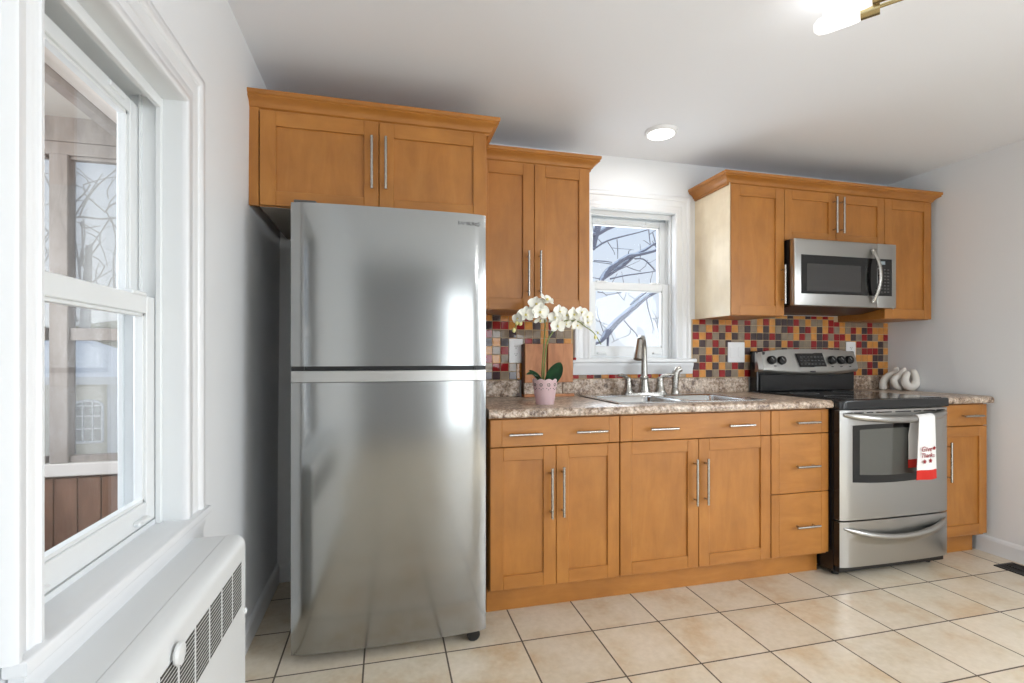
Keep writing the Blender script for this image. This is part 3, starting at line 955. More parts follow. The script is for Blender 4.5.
cab = thing('wall_cabinet', 'one-door maple wall cabinet between the microwave and the right wall', 'cabinet', (3.55, 0.65, 1.374))
cab['group'] = GR
build('body', carcass(3.36, 3.738, 0.501, YB - 0.002, 1.374, 2.134), WOODS, cab, smooth=0)
d = build('door', shaker(3.3615, 3.736, 1.376, 2.110, 0.48), WOODS, cab, smooth=0)
bar_pull(d, (3.385, 1.54), 'z', 0.222, 0.48)
o = build('crown_molding', crown([(2.2555, 0.80), (2.2555, 0.5005), (3.7385, 0.5005), (3.7385, 0.80)]), 'maple_across', origin=(3.0, 0.5, 2.108), smooth=25)
tag(o, 'maple crown moulding along the top of the cabinets around the microwave', 'molding')

# ------------------------------------------------------------------ base cabinets
YF = 0.181
def base_cabinet(label, x0, x1, loc):
    c = thing('base_cabinet', label, 'cabinet', (loc, 0.5, 0.112), 'maple base cabinets')
    build('body', carcass(x0, x1, YF + 0.0205, YB - 0.002, 0.112, 0.876), WOODS, c, smooth=0)
    return c

cab = base_cabinet('maple base cabinet with one wide drawer and two doors beside the fridge', 0.82, 1.4335, 1.13)
d = build('drawer', drawer_front(0.822, 1.431, 0.748, 0.868, YF, 0.052), ['maple', 'maple_across'], cab, smooth=0)
bar_pull(d, (0.975, 0.803), 'x', 0.15, YF); bar_pull(d, (1.285, 0.804), 'x', 0.15, YF)
d = build('door', shaker(0.822, 1.1215, 0.126, 0.744, YF), WOODS, cab, smooth=0)
bar_pull(d, (1.095, 0.539), 'z', 0.222, YF)
d = build('door', shaker(1.1245, 1.431, 0.126, 0.744, YF), WOODS, cab, smooth=0)
bar_pull(d, (1.150, 0.542), 'z', 0.222, YF)

cab = base_cabinet('wide maple base cabinet with false drawer front and two doors under the sink', 1.434, 2.2635, 1.85)
d = build('drawer_front', drawer_front(1.4365, 2.2615, 0.748, 0.868, YF, 0.06), ['maple', 'maple_across'], cab, smooth=0)
bar_pull(d, (1.650, 0.803), 'x', 0.145, YF); bar_pull(d, (2.073, 0.805), 'x', 0.145, YF)
d = build('door', shaker(1.4365, 1.8475, 0.126, 0.744, YF), WOODS, cab, smooth=0)
bar_pull(d, (1.823, 0.542), 'z', 0.222, YF)
d = build('door', shaker(1.8505, 2.2615, 0.126, 0.744, YF), WOODS, cab, smooth=0)
bar_pull(d, (1.882, 0.542), 'z', 0.222, YF)

cab = base_cabinet('narrow maple base cabinet with three stacked drawers left of the range', 2.264, 2.622, 2.44)
for z0, z1, hz in ((0.748, 0.868, 0.806), (0.446, 0.744, 0.582), (0.126, 0.442, 0.276)):
    d = build('drawer', drawer_front(2.2665, 2.6195, z0, z1, YF, 0.046), ['maple', 'maple_across'], cab, smooth=0)
    bar_pull(d, (2.468, hz), 'x', 0.14, YF)

o = build('toe_kick_board', MB().box(0.82, 2.622, 0.256, 0.272, 0.0, 0.1115, 0.001, 1), 'maple_across', origin=(1.7, 0.26, 0), smooth=0)
tag(o, 'long maple toe kick board on the floor below the cabinets left of the range', 'toe kick')

cab = base_cabinet('narrow maple base cabinet with a drawer and door right of the range', 3.374, 3.742, 3.56)
d = build('drawer', drawer_front(3.3765, 3.74, 0.748, 0.868, YF, 0.04), ['maple', 'maple_across'], cab, smooth=0)
bar_pull(d, (3.60, 0.806), 'x', 0.145, YF)
d = build('door', shaker(3.3765, 3.74, 0.126, 0.744, YF), WOODS, cab, smooth=0)
bar_pull(d, (3.428, 0.553), 'z', 0.222, YF)
build('toe_kick', MB().box(3.374, 3.742, 0.256, 0.272, 0.0, 0.1115, 0.001, 1), 'maple_across', cab, smooth=0)

# ------------------------------------------------------------------ counters
NOSE = [(0.158, 0.877), (0.153, 0.882), (0.152, 0.893), (0.154, 0.904), (0.160, 0.911), (0.170, 0.915)]
def slab(m, x0, x1, yb=YB - 0.001, yf=None):
    if yf is None:
        m.prism(NOSE + [(yb, 0.915), (yb, 0.877)], 'x', x0, x1)
    else:
        m.box(x0, x1, yf, yb, 0.877, 0.915)
ct = thing('countertop', 'long speckled brown granite-look countertop holding the sink', 'countertop', (1.7, 0.5, 0.877))
m = MB()
slab(m, 0.812, 1.478); slab(m, 2.268, 2.622); slab(m, 1.478, 2.268, 0.262); slab(m, 1.478, 2.268, YB - 0.001, 0.70)
build('worktop', m, 'granite', ct, smooth=25)
m = MB().box(0.812, 1.12, 0.789, YB - 0.001, 0.9152, 1.008, 0.003, 1).box(1.43, 2.637, 0.789, YB - 0.001, 0.9152, 1.008, 0.003, 1)
build('backsplash_lip', m, 'granite', ct, smooth=0)
ct = thing('countertop', 'short speckled granite-look countertop in the corner right of the range', 'countertop', (3.58, 0.5, 0.877))
m = MB()
slab(m, 3.372, 3.752)
build('worktop', m, 'granite', ct, smooth=25)
build('backsplash_lip', MB().box(3.372, 3.788, 0.789, YB - 0.001, 0.9152, 1.008, 0.003, 1), 'granite', ct, smooth=0)

# ------------------------------------------------------------------ mosaic tiles on the wall
TP = 0.0472
PAT = ['ORTDOORTRT', 'DTORTROTDT', 'RORTDODTRD', 'ODTRTDTTOR', 'DTODRTOTDO', 'TDROTDOTOR', 'DRODOTRDTO', 'RODTRDTORT']
m = MB()
m.box(0.83, 1.45, 0.806, YB - 0.0005, 1.008, 1.373, 0, 1, 4).box(1.45, 2.23, 0.806, YB - 0.0005, 1.008, 1.06, 0, 1, 4).box(2.23, XR - 0.001, 0.806, YB - 0.0005, 1.008, 1.373, 0, 1, 4).box(2.63, 3.3585, 0.806, YB - 0.0005, 1.373, 1.409, 0, 1, 4)
random.seed(21)
key = {'R': 0, 'D': 1, 'O': 2, 'T': 3}
x = 2.237 - TP * 29
ci = -29
tall = [c for c in range(8)]
while x < XR - 0.02:
    for r in range(-1, 8):
        z1 = 1.3875 - r * TP
        ztop = 1.4085 if 2.628 < x < 3.312 else 1.3725
        if z1 - TP > ztop - 0.01:
            continue
        if 0 <= ci < 10 and r >= 0:
            mi = key[PAT[r][ci]]
        else:
            mi = random.choices((0, 1, 2, 3), (23, 22, 32, 23))[0]
        # keep clear of the window casing
        if x > 1.42 and x + TP < 2.25 and z1 > 1.06:
            if x + TP > 1.44 and x < 2.235:
                continue
        m.box(x + 0.0016, min(x + TP - 0.0016, XR - 0.002), 0.803, 0.8062, max(z1 - TP + 0.0016, 1.009), min(z1 - 0.0016, ztop), 0.0011, 1, mi)
    x += TP
    ci += 1
o = build('tile_backsplash', m, ['tile_red', 'tile_dark', 'tile_amber', 'tile_taupe', 'tile_grout'], origin=(2.3, YB, 1.008), smooth=0)
tag(o, 'glossy mosaic backsplash of red, amber, taupe and dark tiles behind the counters', 'backsplash')

# ------------------------------------------------------------------ wooden pipe cover on the wall behind the orchid
pc = thing('pipe_cover', 'boxed-out reddish wooden panels on the wall behind the orchid', 'wall box', (1.28, YB, 0.9152))
build('panel', MB().box(1.137, 1.262, 0.745, 0.762, 0.995, 1.213, 0.002, 1), 'red_pine', pc, smooth=0)
build('panel', MB().box(1.272, 1.422, 0.745, 0.762, 0.995, 1.216, 0.002, 1), 'red_pine', pc, smooth=0)
build('box', MB().box(1.131, 1.427, 0.7625, 0.8025, 0.93, 1.21), 'porch_board', pc, smooth=0)
build('plinth', MB().box(1.131, 1.204, 0.742, 0.762, 0.931, 0.994, 0.002, 1).box(1.36, 1.427, 0.742, 0.762, 0.931, 0.994, 0.002, 1).box(1.2045, 1.3595, 0.75, 0.762, 0.931, 0.994), 'granite', pc, smooth=0, label='granite-look plinth pieces')
build('base_strip', MB().box(1.131, 1.427, 0.735, 0.802, 0.9152, 0.9305, 0.002, 1), 'red_pine', pc, smooth=0)
build('knob', MB().cyl((1.4275, 0.755, 1.128), (1.442, 0.755, 1.128), 0.008, n=14), 'tile_red', pc, label='small dark red knob')

# ------------------------------------------------------------------ sink, faucet, sprayer
def rrect(cx, cy, hx, hy, r, n=6):
    pts = []
    for k, (sx_, sy_) in enumerate(((1, 1), (-1, 1), (-1, -1), (1, -1))):
        for i in range(n + 1):
            a = PI / 2 * (k + i / n)
            pts.append((cx + sx_ * (hx - r) + r * math.cos(a), cy + sy_ * (hy - r) + r * math.sin(a)))
    return pts
sk = thing('kitchen_sink', 'stainless double-bowl sink set into the granite-look countertop', 'sink', (1.895, 0.49, 0.915))
m = MB()
X0, X1, Y0, Y1 = 1.458, 2.288, 0.240, 0.742
bowls = ((1.492, 1.850), (1.894, 2.248))
by0, by1 = 0.280, 0.655
zt = 0.9205
m.box(X0, X1, Y0, by0, 0.9155, zt, 0.002, 1).box(X0, X1, by1, Y1, 0.9155, zt, 0.002, 1)
m.box(X0, 1.492, by0, by1, 0.9155, zt).box(1.850, 1.894, by0, by1, 0.9155, zt).box(2.248, X1, by0, by1, 0.9155, zt)
build('rim', m, 'sink_steel', sk, smooth=0)
build('rim_shadow', MB().box(X0 - 0.008, X0 - 0.0005, Y0 - 0.004, Y1, 0.9152, 0.9168), 'dark_gap', sk, smooth=0)  # dark strip put in as the shadow line along the sink rim
for bx0, bx1 in bowls:
    m = MB()
    cx, cy, hx, hy = (bx0 + bx1) / 2, (by0 + by1) / 2, (bx1 - bx0) / 2, (by1 - by0) / 2
    rings = [rrect(cx, cy, hx, hy, 0.0005), rrect(cx, cy, hx - 0.004, hy - 0.004, 0.05), rrect(cx, cy, hx - 0.012, hy - 0.012, 0.055), rrect(cx, cy, hx - 0.022, hy - 0.022, 0.055), rrect(cx, cy, hx - 0.06, hy - 0.06, 0.05)]
    zz = [zt - 0.0004, zt - 0.001, zt - 0.01, 0.755, 0.735]
    V = [[m.bm.verts.new((p[0], p[1], z)) for p in rg] for rg, z in zip(rings, zz)]
    for A, B in zip(V, V[1:]):
        for i in range(len(A)):
            m.bm.faces.new((A[i], A[(i + 1) % len(A)], B[(i + 1) % len(A)], B[i]))
    m.bm.faces.new(V[-1])
    bw = build('bowl', m, 'sink_steel', sk, smooth=50)
    build('drain', MB().lathe([(0.0, 0.003), (0.03, 0.003), (0.042, 0.006), (0.044, 0.001)], (cx, cy + 0.05, 0.7352), 24), 'satin_nickel', bw)

fa = thing('faucet', 'brushed nickel kitchen faucet with pull-down spout and two lever handles', 'faucet', (1.87, 0.695, zt))
FX, FY = 1.846, 0.70
m = MB()
pts = rrect(FX, FY, 0.142, 0.036, 0.034)
m.prism(pts, 'z', zt + 0.0002, zt + 0.012)
build('base_plate', m, 'satin_nickel', fa, smooth=30)
m = MB()
m.lathe([(0.0, 0.0), (0.034, 0.0), (0.034, 0.01), (0.03, 0.03), (0.025, 0.06), (0.0225, 0.075), (0.025, 0.08), (0.025, 0.088), (0.02, 0.094), (0.0, 0.094)], (FX, FY, zt + 0.0122), 24)
build('body', m, 'satin_nickel', fa)
m = MB()
sp_ = [(FX, FY, zt + 0.10), (FX, FY, zt + 0.18), (FX - 0.003, FY - 0.003, zt + 0.26), (FX - 0.012, FY - 0.013, zt + 0.305), (FX - 0.030, FY - 0.034, zt + 0.328), (FX - 0.053, FY - 0.06, zt + 0.325), (FX - 0.070, FY - 0.078, zt + 0.31)]
m.tube(sp_, [0.020, 0.0175, 0.0165, 0.0165, 0.017, 0.0185, 0.020], 16)
sb = build('spout', m, 'satin_nickel', fa, smooth=50)
m = MB()
q0 = Vector((FX - 0.070, FY - 0.078, zt + 0.312)); q1 = q0 + Vector((-0.026, -0.026, -0.108))
m.tube([q0, q0.lerp(q1, 0.25), q0.lerp(q1, 0.7), q1], [0.0205, 0.0215, 0.0245, 0.0255], 16)
build('spray_head', m, 'satin_nickel', sb, smooth=50)
for s in (-1, 1):
    hx = FX + s * 0.103
    m = MB()
    m.lathe([(0.0, 0.0), (0.032, 0.0), (0.032, 0.006), (0.027, 0.016), (0.02, 0.05), (0.018, 0.065), (0.020, 0.074), (0.016, 0.086), (0.0, 0.09)], (hx, FY, zt + 0.0122), 20)
    hb = build('handle_body', m, 'satin_nickel', fa)
    m = MB()
    m.tube([(hx, FY, zt + 0.09), (hx + s * 0.02, FY - 0.008, zt + 0.106), (hx + s * 0.05, FY - 0.02, zt + 0.115), (hx + s * 0.075, FY - 0.03, zt + 0.114)], [0.0105, 0.0115, 0.0095, 0.0075], 10)
    build('lever', m, 'satin_nickel', hb, smooth=50)
sy = thing('side_sprayer', 'small brushed nickel side sprayer standing right of the faucet', 'sprayer', (2.049, 0.70, zt))
m = MB()
m.lathe([(0.0, 0.0), (0.024, 0.0), (0.024, 0.008), (0.019, 0.03), (0.016, 0.034), (0.0, 0.034)], (2.049, 0.70, zt + 0.0002), 20)
build('base', m, 'satin_nickel', sy)
m = MB()
m.tube([(2.049, 0.70, zt + 0.0345), (2.050, 0.70, zt + 0.09), (2.052, 0.70, zt + 0.12), (2.064, 0.695, zt + 0.142), (2.082, 0.688, zt + 0.15)], [0.018, 0.0215, 0.023, 0.022, 0.017], 16)
build('spray_head', m, 'satin_nickel', sy, smooth=50)

# ------------------------------------------------------------------ fridge
fr = thing('refrigerator', 'tall stainless steel top-freezer refrigerator standing beside the left wall', 'refrigerator', (0.41, 0.4, 0.0))
FX0, FX1 = 0.045, 0.776
YD = 0.028
build('body', MB().box(FX0 + 0.003, FX1 - 0.003, 0.105, 0.775, 0.035, 1.702, 0.004, 2), 'fridge_side', fr, smooth=0)
def curved_door(z0, z1):
    m = MB()
    N = 28
    poly = []
    for i in range(N + 1):
        t = i / N
        x = FX0 + (FX1 - FX0) * t
        u = 2 * t - 1
        y = YD + 0.010 * u * u + 0.012 * abs(u) ** 14
        poly.append((x, y))
    poly += [(FX1, 0.10), (FX0, 0.10)]
    m.prism(poly, 'z', z0, z1)
    return m
fz = build('freezer_door', curved_door(1.107, 1.712), 'fridge_steel', fr, smooth=30)
build('hinge_cap', MB().box(FX0 + 0.01, FX0 + 0.09, 0.04, 0.14, 1.7122, 1.722, 0.004, 1), 'fridge_side', fz, smooth=0)
text_mesh('lettering', 'SAMSUNG', 0.019, 'logo_grey', fz, (0.706, YD + 0.0048, 1.672), sx=1.05, rot=(PI / 2, 0, 0.022))
fd = build('fridge_door', curved_door(0.042, 1.046), 'fridge_steel', fr, smooth=30)
# pocket handle between the two doors: bright lip over a dark recess
m = MB()
N = 28
poly = [(FX0 + (FX1 - FX0) * i / N, YD + 0.002 + 0.010 * (2 * i / N - 1) ** 2 + 0.012 * abs(2 * i / N - 1) ** 14) for i in range(N + 1)] + [(FX1, 0.10), (FX0, 0.10)]
m.prism(poly, 'z', 1.048, 1.089)
build('handle_strip', m, 'range_steel', fr, smooth=30)
build('handle_recess', MB().box(FX0 + 0.002, FX1 - 0.002, 0.062, 0.10, 1.0892, 1.1068), 'black_plastic', fr, smooth=0)
for hx in (FX0 + 0.001, FX1 - 0.045):
    build('hinge_plate', MB().box(hx, hx + 0.044, 0.05, 0.0615, 1.0895, 1.1065), 'black_plastic', fr, smooth=0)
for x, wy in ((FX0 + 0.07, 0.20), (FX1 - 0.05, 0.056)):
    m = MB()
    m.lathe([(0.0, -0.013), (0.021, -0.013), (0.026, -0.009), (0.026, 0.009), (0.021, 0.013), (0.0, 0.013)], (x, wy, 0.0262), 22, axis='y')
    m.box(x - 0.012, x + 0.012, wy + 0.012, wy + 0.049, 0.022, 0.0345)
    build('wheel', m, 'black_plastic', fr)
build('plinth_grille', MB().box(FX0 + 0.02, FX1 - 0.02, 0.12, 0.14, 0.008, 0.0345), 'black_plastic', fr, smooth=0)

# ------------------------------------------------------------------ range
rg = thing('range', 'stainless electric range with black glass cooktop and curved control panel', 'range', (3.0, 0.45, 0))
RX0, RX1 = 2.630, 3.362
YD2 = 0.118
m = MB().box(RX0 + 0.002, RX1 - 0.002, 0.165, 0.78, 0.03, 0.872)
build('body', m, 'black_enamel', rg, smooth=0)
for x in (RX0 + 0.05, RX1 - 0.05):
    for y in (0.2, 0.72):
        build('foot', MB().cyl((x, y, 0), (x, y, 0.0298), 0.017, n=16), 'black_plastic', rg)
m = MB()
m.prism(rrect((RX0 + RX1) / 2, 0.41, (RX1 - RX0) / 2 + 0.003, 0.302, 0.03, 6), 'z', 0.8725, 0.918)
bmesh.ops.bevel(m.bm, geom=[e for e in m.bm.edges if abs(e.verts[0].co.z - 0.918) < 1e-5 and abs(e.verts[1].co.z - 0.918) < 1e-5], offset=0.012, segments=3, profile=0.6, affect='EDGES')
ctp = build('cooktop', m, 'black_enamel', rg, smooth=40)
build('glass', MB().box(RX0 + 0.025, RX1 - 0.025, 0.14, 0.70, 0.9165, 0.9205, 0.001, 1), 'black_glass', ctp, smooth=0)
for cx, cy, r in ((2.83, 0.27, 0.10), (3.19, 0.27, 0.085), (2.83, 0.55, 0.075), (3.19, 0.55, 0.10)):
    build('burner_ring', MB().lathe([(r, 0.0), (r + 0.002, 0.0), (r + 0.002, 0.0004), (r, 0.0004)], (cx, cy, 0.9207), 40, close=True), 'print_grey', ctp)
# backguard
bgx0, bgx1 = 2.640, 3.402
build('backguard', MB().box(bgx0, bgx1, 0.722, 0.788, 0.9185, 1.175, 0.006, 2).box(bgx0 + 0.02, bgx1 - 0.02, 0.712, 0.7225, 0.9215, 1.03, 0.004, 1), 'black_enamel', rg, smooth=0)
m = MB()
def panel_pt(u, v):
    # bowed lower edge, domed top
    s = 2 * u - 1
    x = bgx0 - 0.004 + (bgx1 - bgx0 + 0.008) * u
    zb = 1.046 - 0.026 * (1 - s * s)
    zt_ = 1.166 + 0.022 * (1 - abs(s) ** 2.6)
    z = zb + (zt_ - zb) * v
    y = 0.680 + 0.034 * v ** 1.4 - 0.012 * (1 - s * s) + 0.012 * max(0, 0.12 - v) / 0.12 + 0.02 * max(0, abs(s) - 0.95) / 0.05
    return (x, y, z)
m.grid(panel_pt, 40, 12)
# skirts back to the black guard
def skirt(u, v, which):
    p = panel_pt(u, 0 if which == 'b' else 1)
    return (p[0], p[1] + (0.735 - p[1]) * v, p[2])
m.grid(lambda u, v: skirt(u, v, 'b'), 40, 1)
m.grid(lambda u, v: skirt(u, v, 't'), 40, 1)
for e in (0, 1):
    m.grid(lambda u, v: (panel_pt(e, u)[0], panel_pt(e, u)[1] + (0.735 - panel_pt(e, u)[1]) * v, panel_pt(e, u)[2]), 12, 1)
bmesh.ops.remove_doubles(m.bm, verts=m.bm.verts, dist=1e-5)
cp = build('control_panel', m, 'range_steel', rg, smooth=40)
def on_panel(x, z):
    """point and tilt on the control panel"""
    u = (x - (bgx0 - 0.004)) / (bgx1 - bgx0 + 0.008)
    best = min((abs(panel_pt(u, v / 60)[2] - z), v / 60) for v in range(61))[1]
    return Vector(panel_pt(u, best))
for x in (2.718, 2.790, 3.175, 3.248, 3.321):
    p = on_panel(x, 1.117)
    m = MB()
    m.lathe([(0.0, 0.022), (0.021, 0.022), (0.0255, 0.018), (0.028, 0.0), (0.028, -0.006), (0.0, -0.006)], (0, 0, 0), 28)
    m.bm.transform(Matrix.Translation(p) @ Matrix.Rotation(PI / 2 - 0.2, 4, 'X'))
    kb = build('knob', m, 'black_plastic', cp, smooth=30)
    m = MB()
    m.box(-0.0025, 0.0025, -0.004, 0.019, 0.0215, 0.0245, 0.001, 1)
    m.bm.transform(Matrix.Translation(p) @ Matrix.Rotation(PI / 2 - 0.2, 4, 'X') @ Matrix.Rotation(0.7, 4, 'Z'))
    build('pointer', m, 'print_grey', kb, smooth=0)
m = MB()
def disp_pt(u, v):
    x = (2.918 + (3.124 - 2.918) * u) * (1 - v) + (2.898 + (3.106 - 2.898) * u) * v
    z = (1.073 + 0.003 * u) * (1 - v) + (1.160 + 0.002 * u) * v
    return on_panel(x, z) + Vector((0, -0.0025, 0))
m.grid(disp_pt, 14, 6)
bmesh.ops.recalc_face_normals(m.bm, faces=m.bm.faces)
bmesh.ops.solidify(m.bm, geom=list(m.bm.faces), thickness=0.003)
dsp = build('display', m, 'black_glass', cp, smooth=40)
m = MB()
for i in range(7):
    for j in range(3):
        q = on_panel(2.934 + i * 0.027, 1.094 + j * 0.022)
        m.box(q.x - 0.008, q.x + 0.008, q.y - 0.0068, q.y - 0.002, q.z - 0.003, q.z + 0.003)
build('touch_keys', m, 'key_grey', dsp, smooth=0)
for x, z, hw, hh in ((2.74, 1.083, 0.008, 0.003), (3.175, 1.075, 0.008, 0.003), (3.248, 1.075, 0.008, 0.003), (3.321, 1.075, 0.008, 0.003), (3.015, 1.044, 0.02, 0.005), (2.675, 1.158, 0.008, 0.011)):
    q = on_panel(x, z)
    build('marking', MB().box(q.x - hw, q.x + hw, q.y - 0.002, q.y + 0.002, q.z - hh, q.z + hh), 'logo_dark', cp, smooth=0)

# oven door
m = MB()
def bowed_front(x0, x1, z0, z1, y, bow, th):
    poly = []
    for i in range(25):
        s = 2 * i / 24 - 1
        poly.append((x0 + (x1 - x0) * i / 24, y - bow * (1 - s * s) + 0.010 * abs(s) ** 16))
    poly += [(x1, y + th), (x0, y + th)]
    return poly
def dark_sides(mb):
    mb.bm.normal_update()
    for f in mb.bm.faces:
        if abs(f.normal.x) > 0.9:
            f.material_index = 1
    return mb
OX0, OX1 = RX0 + 0.003, RX1 - 0.003
m.prism(bowed_front(OX0, OX1, 0, 0, YD2, 0.008, 0.044), 'z', 0.302, 0.866)
dark_sides(m)
od = build('oven_door', m, ['range_steel', 'black_enamel'], rg, smooth=30)
def door_y(x):
    s = 2 * (x - OX0) / (OX1 - OX0) - 1
    return YD2 - 0.008 * (1 - s * s) + 0.010 * abs(s) ** 16
def arched(x0, x1, z0, z1, droop, off0, off1, m, inset=0.0):
    N = 24
    top, bot = [], []
    for i in range(N + 1):
        u = i / N
        x = x0 + (x1 - x0) * u
        s = 2 * u - 1
        top.append((x, z1 + 0.004 * (1 - s * s)))
        bot.append((x, z0 - droop * (1 - s * s)))
    F = [[m.bm.verts.new((p[0], door_y(p[0]) - off0, p[1])) for p in r] for r in (bot, top)]
    B = [[m.bm.verts.new((p[0], door_y(p[0]) + off1, p[1])) for p in r] for r in (bot, top)]
    for i in range(N):
        m.bm.faces.new((F[0][i], F[0][i + 1], F[1][i + 1], F[1][i]))
        m.bm.faces.new((F[0][i], B[0][i], B[0][i + 1], F[0][i + 1]))
        m.bm.faces.new((F[1][i], F[1][i + 1], B[1][i + 1], B[1][i]))
    for k in (0, N):
        m.bm.faces.new((F[0][k], F[1][k], B[1][k], B[0][k]))
    return m
wf = build('window_frame', arched(2.702, 3.248, 0.497, 0.788, 0.012, 0.0012, 0.004, MB()), 'black_glass', od, smooth=30)
build('window_glass', arched(2.744, 3.198, 0.535, 0.765, 0.010, 0.002, 0.0, MB()), 'oven_glass', wf, smooth=30)
m = MB()
for a, b_ in ((2.672, 2.70), (2.712, 2.77), (2.79, 2.83), (2.85, 2.95), (2.975, 3.08), (3.10, 3.15), (3.17, 3.25), (3.26, 3.325)):
    c = (a + b_) / 2
    m.box(a, b_, door_y(c) - 0.0012, door_y(c) + 0.01, 0.8495, 0.8555)
build('vent_slots', m, 'black_plastic', od, smooth=0)
def bow_handle(x0, x1, z_end, z_mid, out, rad, parent, name='handle', flange=0.0):
    m = MB()
    N = 26
    pts, rr = [], []
    for i in range(N + 1):
        u = i / N
        s = 2 * u - 1
        k = 1 - abs(s) ** 3.2
        x = x0 + (x1 - x0) * u
        pts.append((x, door_y(x) - out * k + 0.004, z_end + (z_mid - z_end) * (1 - s * s)))
        rr.append(rad * (0.55 + 0.45 * min(1, k * 2.2)))
    m.tube(pts, rr, 14)
    return build(name, m, 'range_steel', parent, smooth=60), pts
oh, ohp = bow_handle(2.655, 3.337, 0.843, 0.818, 0.052, 0.0185, od)
dr_ = build('storage_drawer', dark_sides(MB().prism(bowed_front(OX0, OX1, 0, 0, YD2, 0.008, 0.044), 'z', 0.062, 0.294)), ['range_steel', 'black_enamel'], rg, smooth=30)
dh, dhp = bow_handle(2.655, 3.337, 0.262, 0.212, 0.042, 0.0145, dr_)
# moulded web between handle and drawer face
m = MB()
def web(u, v):
    i = u * 26
    a, b_ = dhp[int(i)], dhp[min(26, int(i) + 1)]
    t = i - int(i)
    p = Vector(a).lerp(Vector(b_), t)
    q = Vector((p.x, door_y(p.x) - 0.0005, p.z - 0.055))
    w = p + Vector((0, 0, -0.01))
    k = v
    return (p.x, w.y * (1 - k) ** 1.6 + q.y * (1 - (1 - k) ** 1.6), w.z + (q.z - w.z) * k)
m.grid(web, 26, 6)
build('handle_web', m, 'range_steel', dr_, smooth=60)
build('kick_strip', MB().box(OX0 + 0.01, OX1 - 0.01, 0.14, 0.165, 0.03, 0.0615), 'black_plastic', rg, smooth=0)

# ------------------------------------------------------------------ towel over the oven handle
tw = thing('dish_towel', 'white dish towel with red hems hanging over the oven handle', 'towel', (3.18, 0.07, 0.5))
def handle_at(x):
    i = (x - 2.655) / (3.337 - 2.655) * 26
    a, b_ = ohp[int(i)], ohp[min(26, int(i) + 1)]
    return Vector(a).lerp(Vector(b_), i - int(i))
def drape(u, s):
    """u across 0..1, s along: -1 back hem, 0 over the bar, 1 front hem"""
    xa, xb = 3.046, 3.157
    if s >= 0:
        x = (xa - 0.018 * s) + ((xb + 0.018 * s) - (xa - 0.018 * s)) * u
    else:
        k = min(1, -s * 1.6)
        x = (xa + 0.004 * k) + ((xb - 0.02 * k) - (xa + 0.004 * k)) * u
    h = handle_at(min(max((xa + (xb - xa) * u), 3.0), 3.3))
    r = 0.0225
    if abs(s) < 0.12:
        a = PI / 2 + (-s / 0.12) * PI / 2
        return (x, h.y - r * math.sin(PI / 2 - (PI / 2 + s / 0.12 * PI / 2) + PI / 2) * 0 - r * math.sin(s / 0.12 * PI / 2), h.z + r * math.cos(s / 0.12 * PI / 2))
    k = (abs(s) - 0.12) / 0.88
    if s > 0:
        z = h.z - k * (h.z - 0.506)
        y = h.y - r + 0.006 * math.sin(u * PI * 2.2 + 0.6) * k - 0.002 * k
    else:
        z = h.z - k * (h.z - 0.556)
        y = h.y + r + (door_y(x) - 0.008 - h.y - r) * min(1, k * 3) * 0.85
        y = min(y, door_y(x) - 0.006)
    return (x, y, z)
def towel_mesh(s0, s1, n):
    m = MB()
    m.grid(lambda u, v: drape(u, s0 + (s1 - s0) * v), 18, n)
    bmesh.ops.recalc_face_normals(m.bm, faces=m.bm.faces)
    bmesh.ops.solidify(m.bm, geom=list(m.bm.faces), thickness=0.002)
    return m
build('cloth', towel_mesh(-0.85, 0.86, 44), 'towel_white', tw, smooth=60)
build('hem', towel_mesh(-1.0, -0.85, 6), 'towel_red', tw, smooth=60, label='red hem')
build('hem', towel_mesh(0.86, 1.0, 6), 'towel_red', tw, smooth=60, label='red hem')
ty = min(drape(u / 10, 0.7)[1] for u in range(11)) - 0.0035
text_mesh('lettering', 'Give', 0.036, 'ink_red', tw, (3.084, ty, 0.664), shear=0.25, sx=1.1)
text_mesh('lettering', 'Thanks', 0.033, 'ink_red', tw, (3.092, ty, 0.632), shear=0.25, sx=0.95)
for cx, cz, r in ((3.136, 0.668, 0.0105), (3.072, 0.601, 0.0115), (3.111, 0.604, 0.0115)):
    m = MB()
    pl_ = []
    for i in range(20):
        a = 2 * PI * i / 20 + 0.3
        rr = r * (1.15 if i % 4 == 0 else (0.62 if i % 2 else 0.85))
        pl_.append((cx + rr * math.cos(a), cz + rr * math.sin(a)))
    m.prism(pl_, 'y', ty - 0.0006, ty + 0.0006)
    build('leaf_print', m, 'ink_red', tw, smooth=0)

# ------------------------------------------------------------------ microwave
mw = thing('microwave', 'stainless over-the-range microwave with black window and curved handle', 'microwave', (2.99, 0.6, 1.43))
MX0, MX1 = 2.630, 3.356
m = MB().box(MX0 + 0.004, MX1 - 0.004, 0.446, YB - 0.009, 1.436, 1.8145)
m.prism([(0.46, 1.4355), (0.79, 1.4355), (0.79, 1.412), (0.62, 1.41)], 'x', MX0 + 0.02, MX1 - 0.02)
build('body', m, 'black_plastic', mw, smooth=0)
m = MB()
m.box(MX0 - 0.006, 3.215, 0.408, 0.4455, 1.431, 1.8125, 0.006, 3)
dm = build('door', m, 'range_steel', mw, smooth=30)
m = MB().box(3.2165, MX1 + 0.004, 0.408, 0.4455, 1.431, 1.8125, 0.004, 2)
cpm = build('control_panel', m, 'range_steel', mw, smooth=30)
wm = build('window_frame', MB().box(2.668, 3.213, 0.4062, 0.409, 1.500, 1.722, 0.001, 1), 'black_glass', dm, smooth=0)
build('window_glass', MB().box(2.706, 3.092, 0.4052, 0.4065, 1.516, 1.672, 0.0004, 1), 'microwave_glass', wm, smooth=0)
kp = build('keypad', MB().box(3.2185, 3.325, 0.4062, 0.409, 1.502, 1.722, 0.001, 1), 'black_glass', cpm, smooth=0)
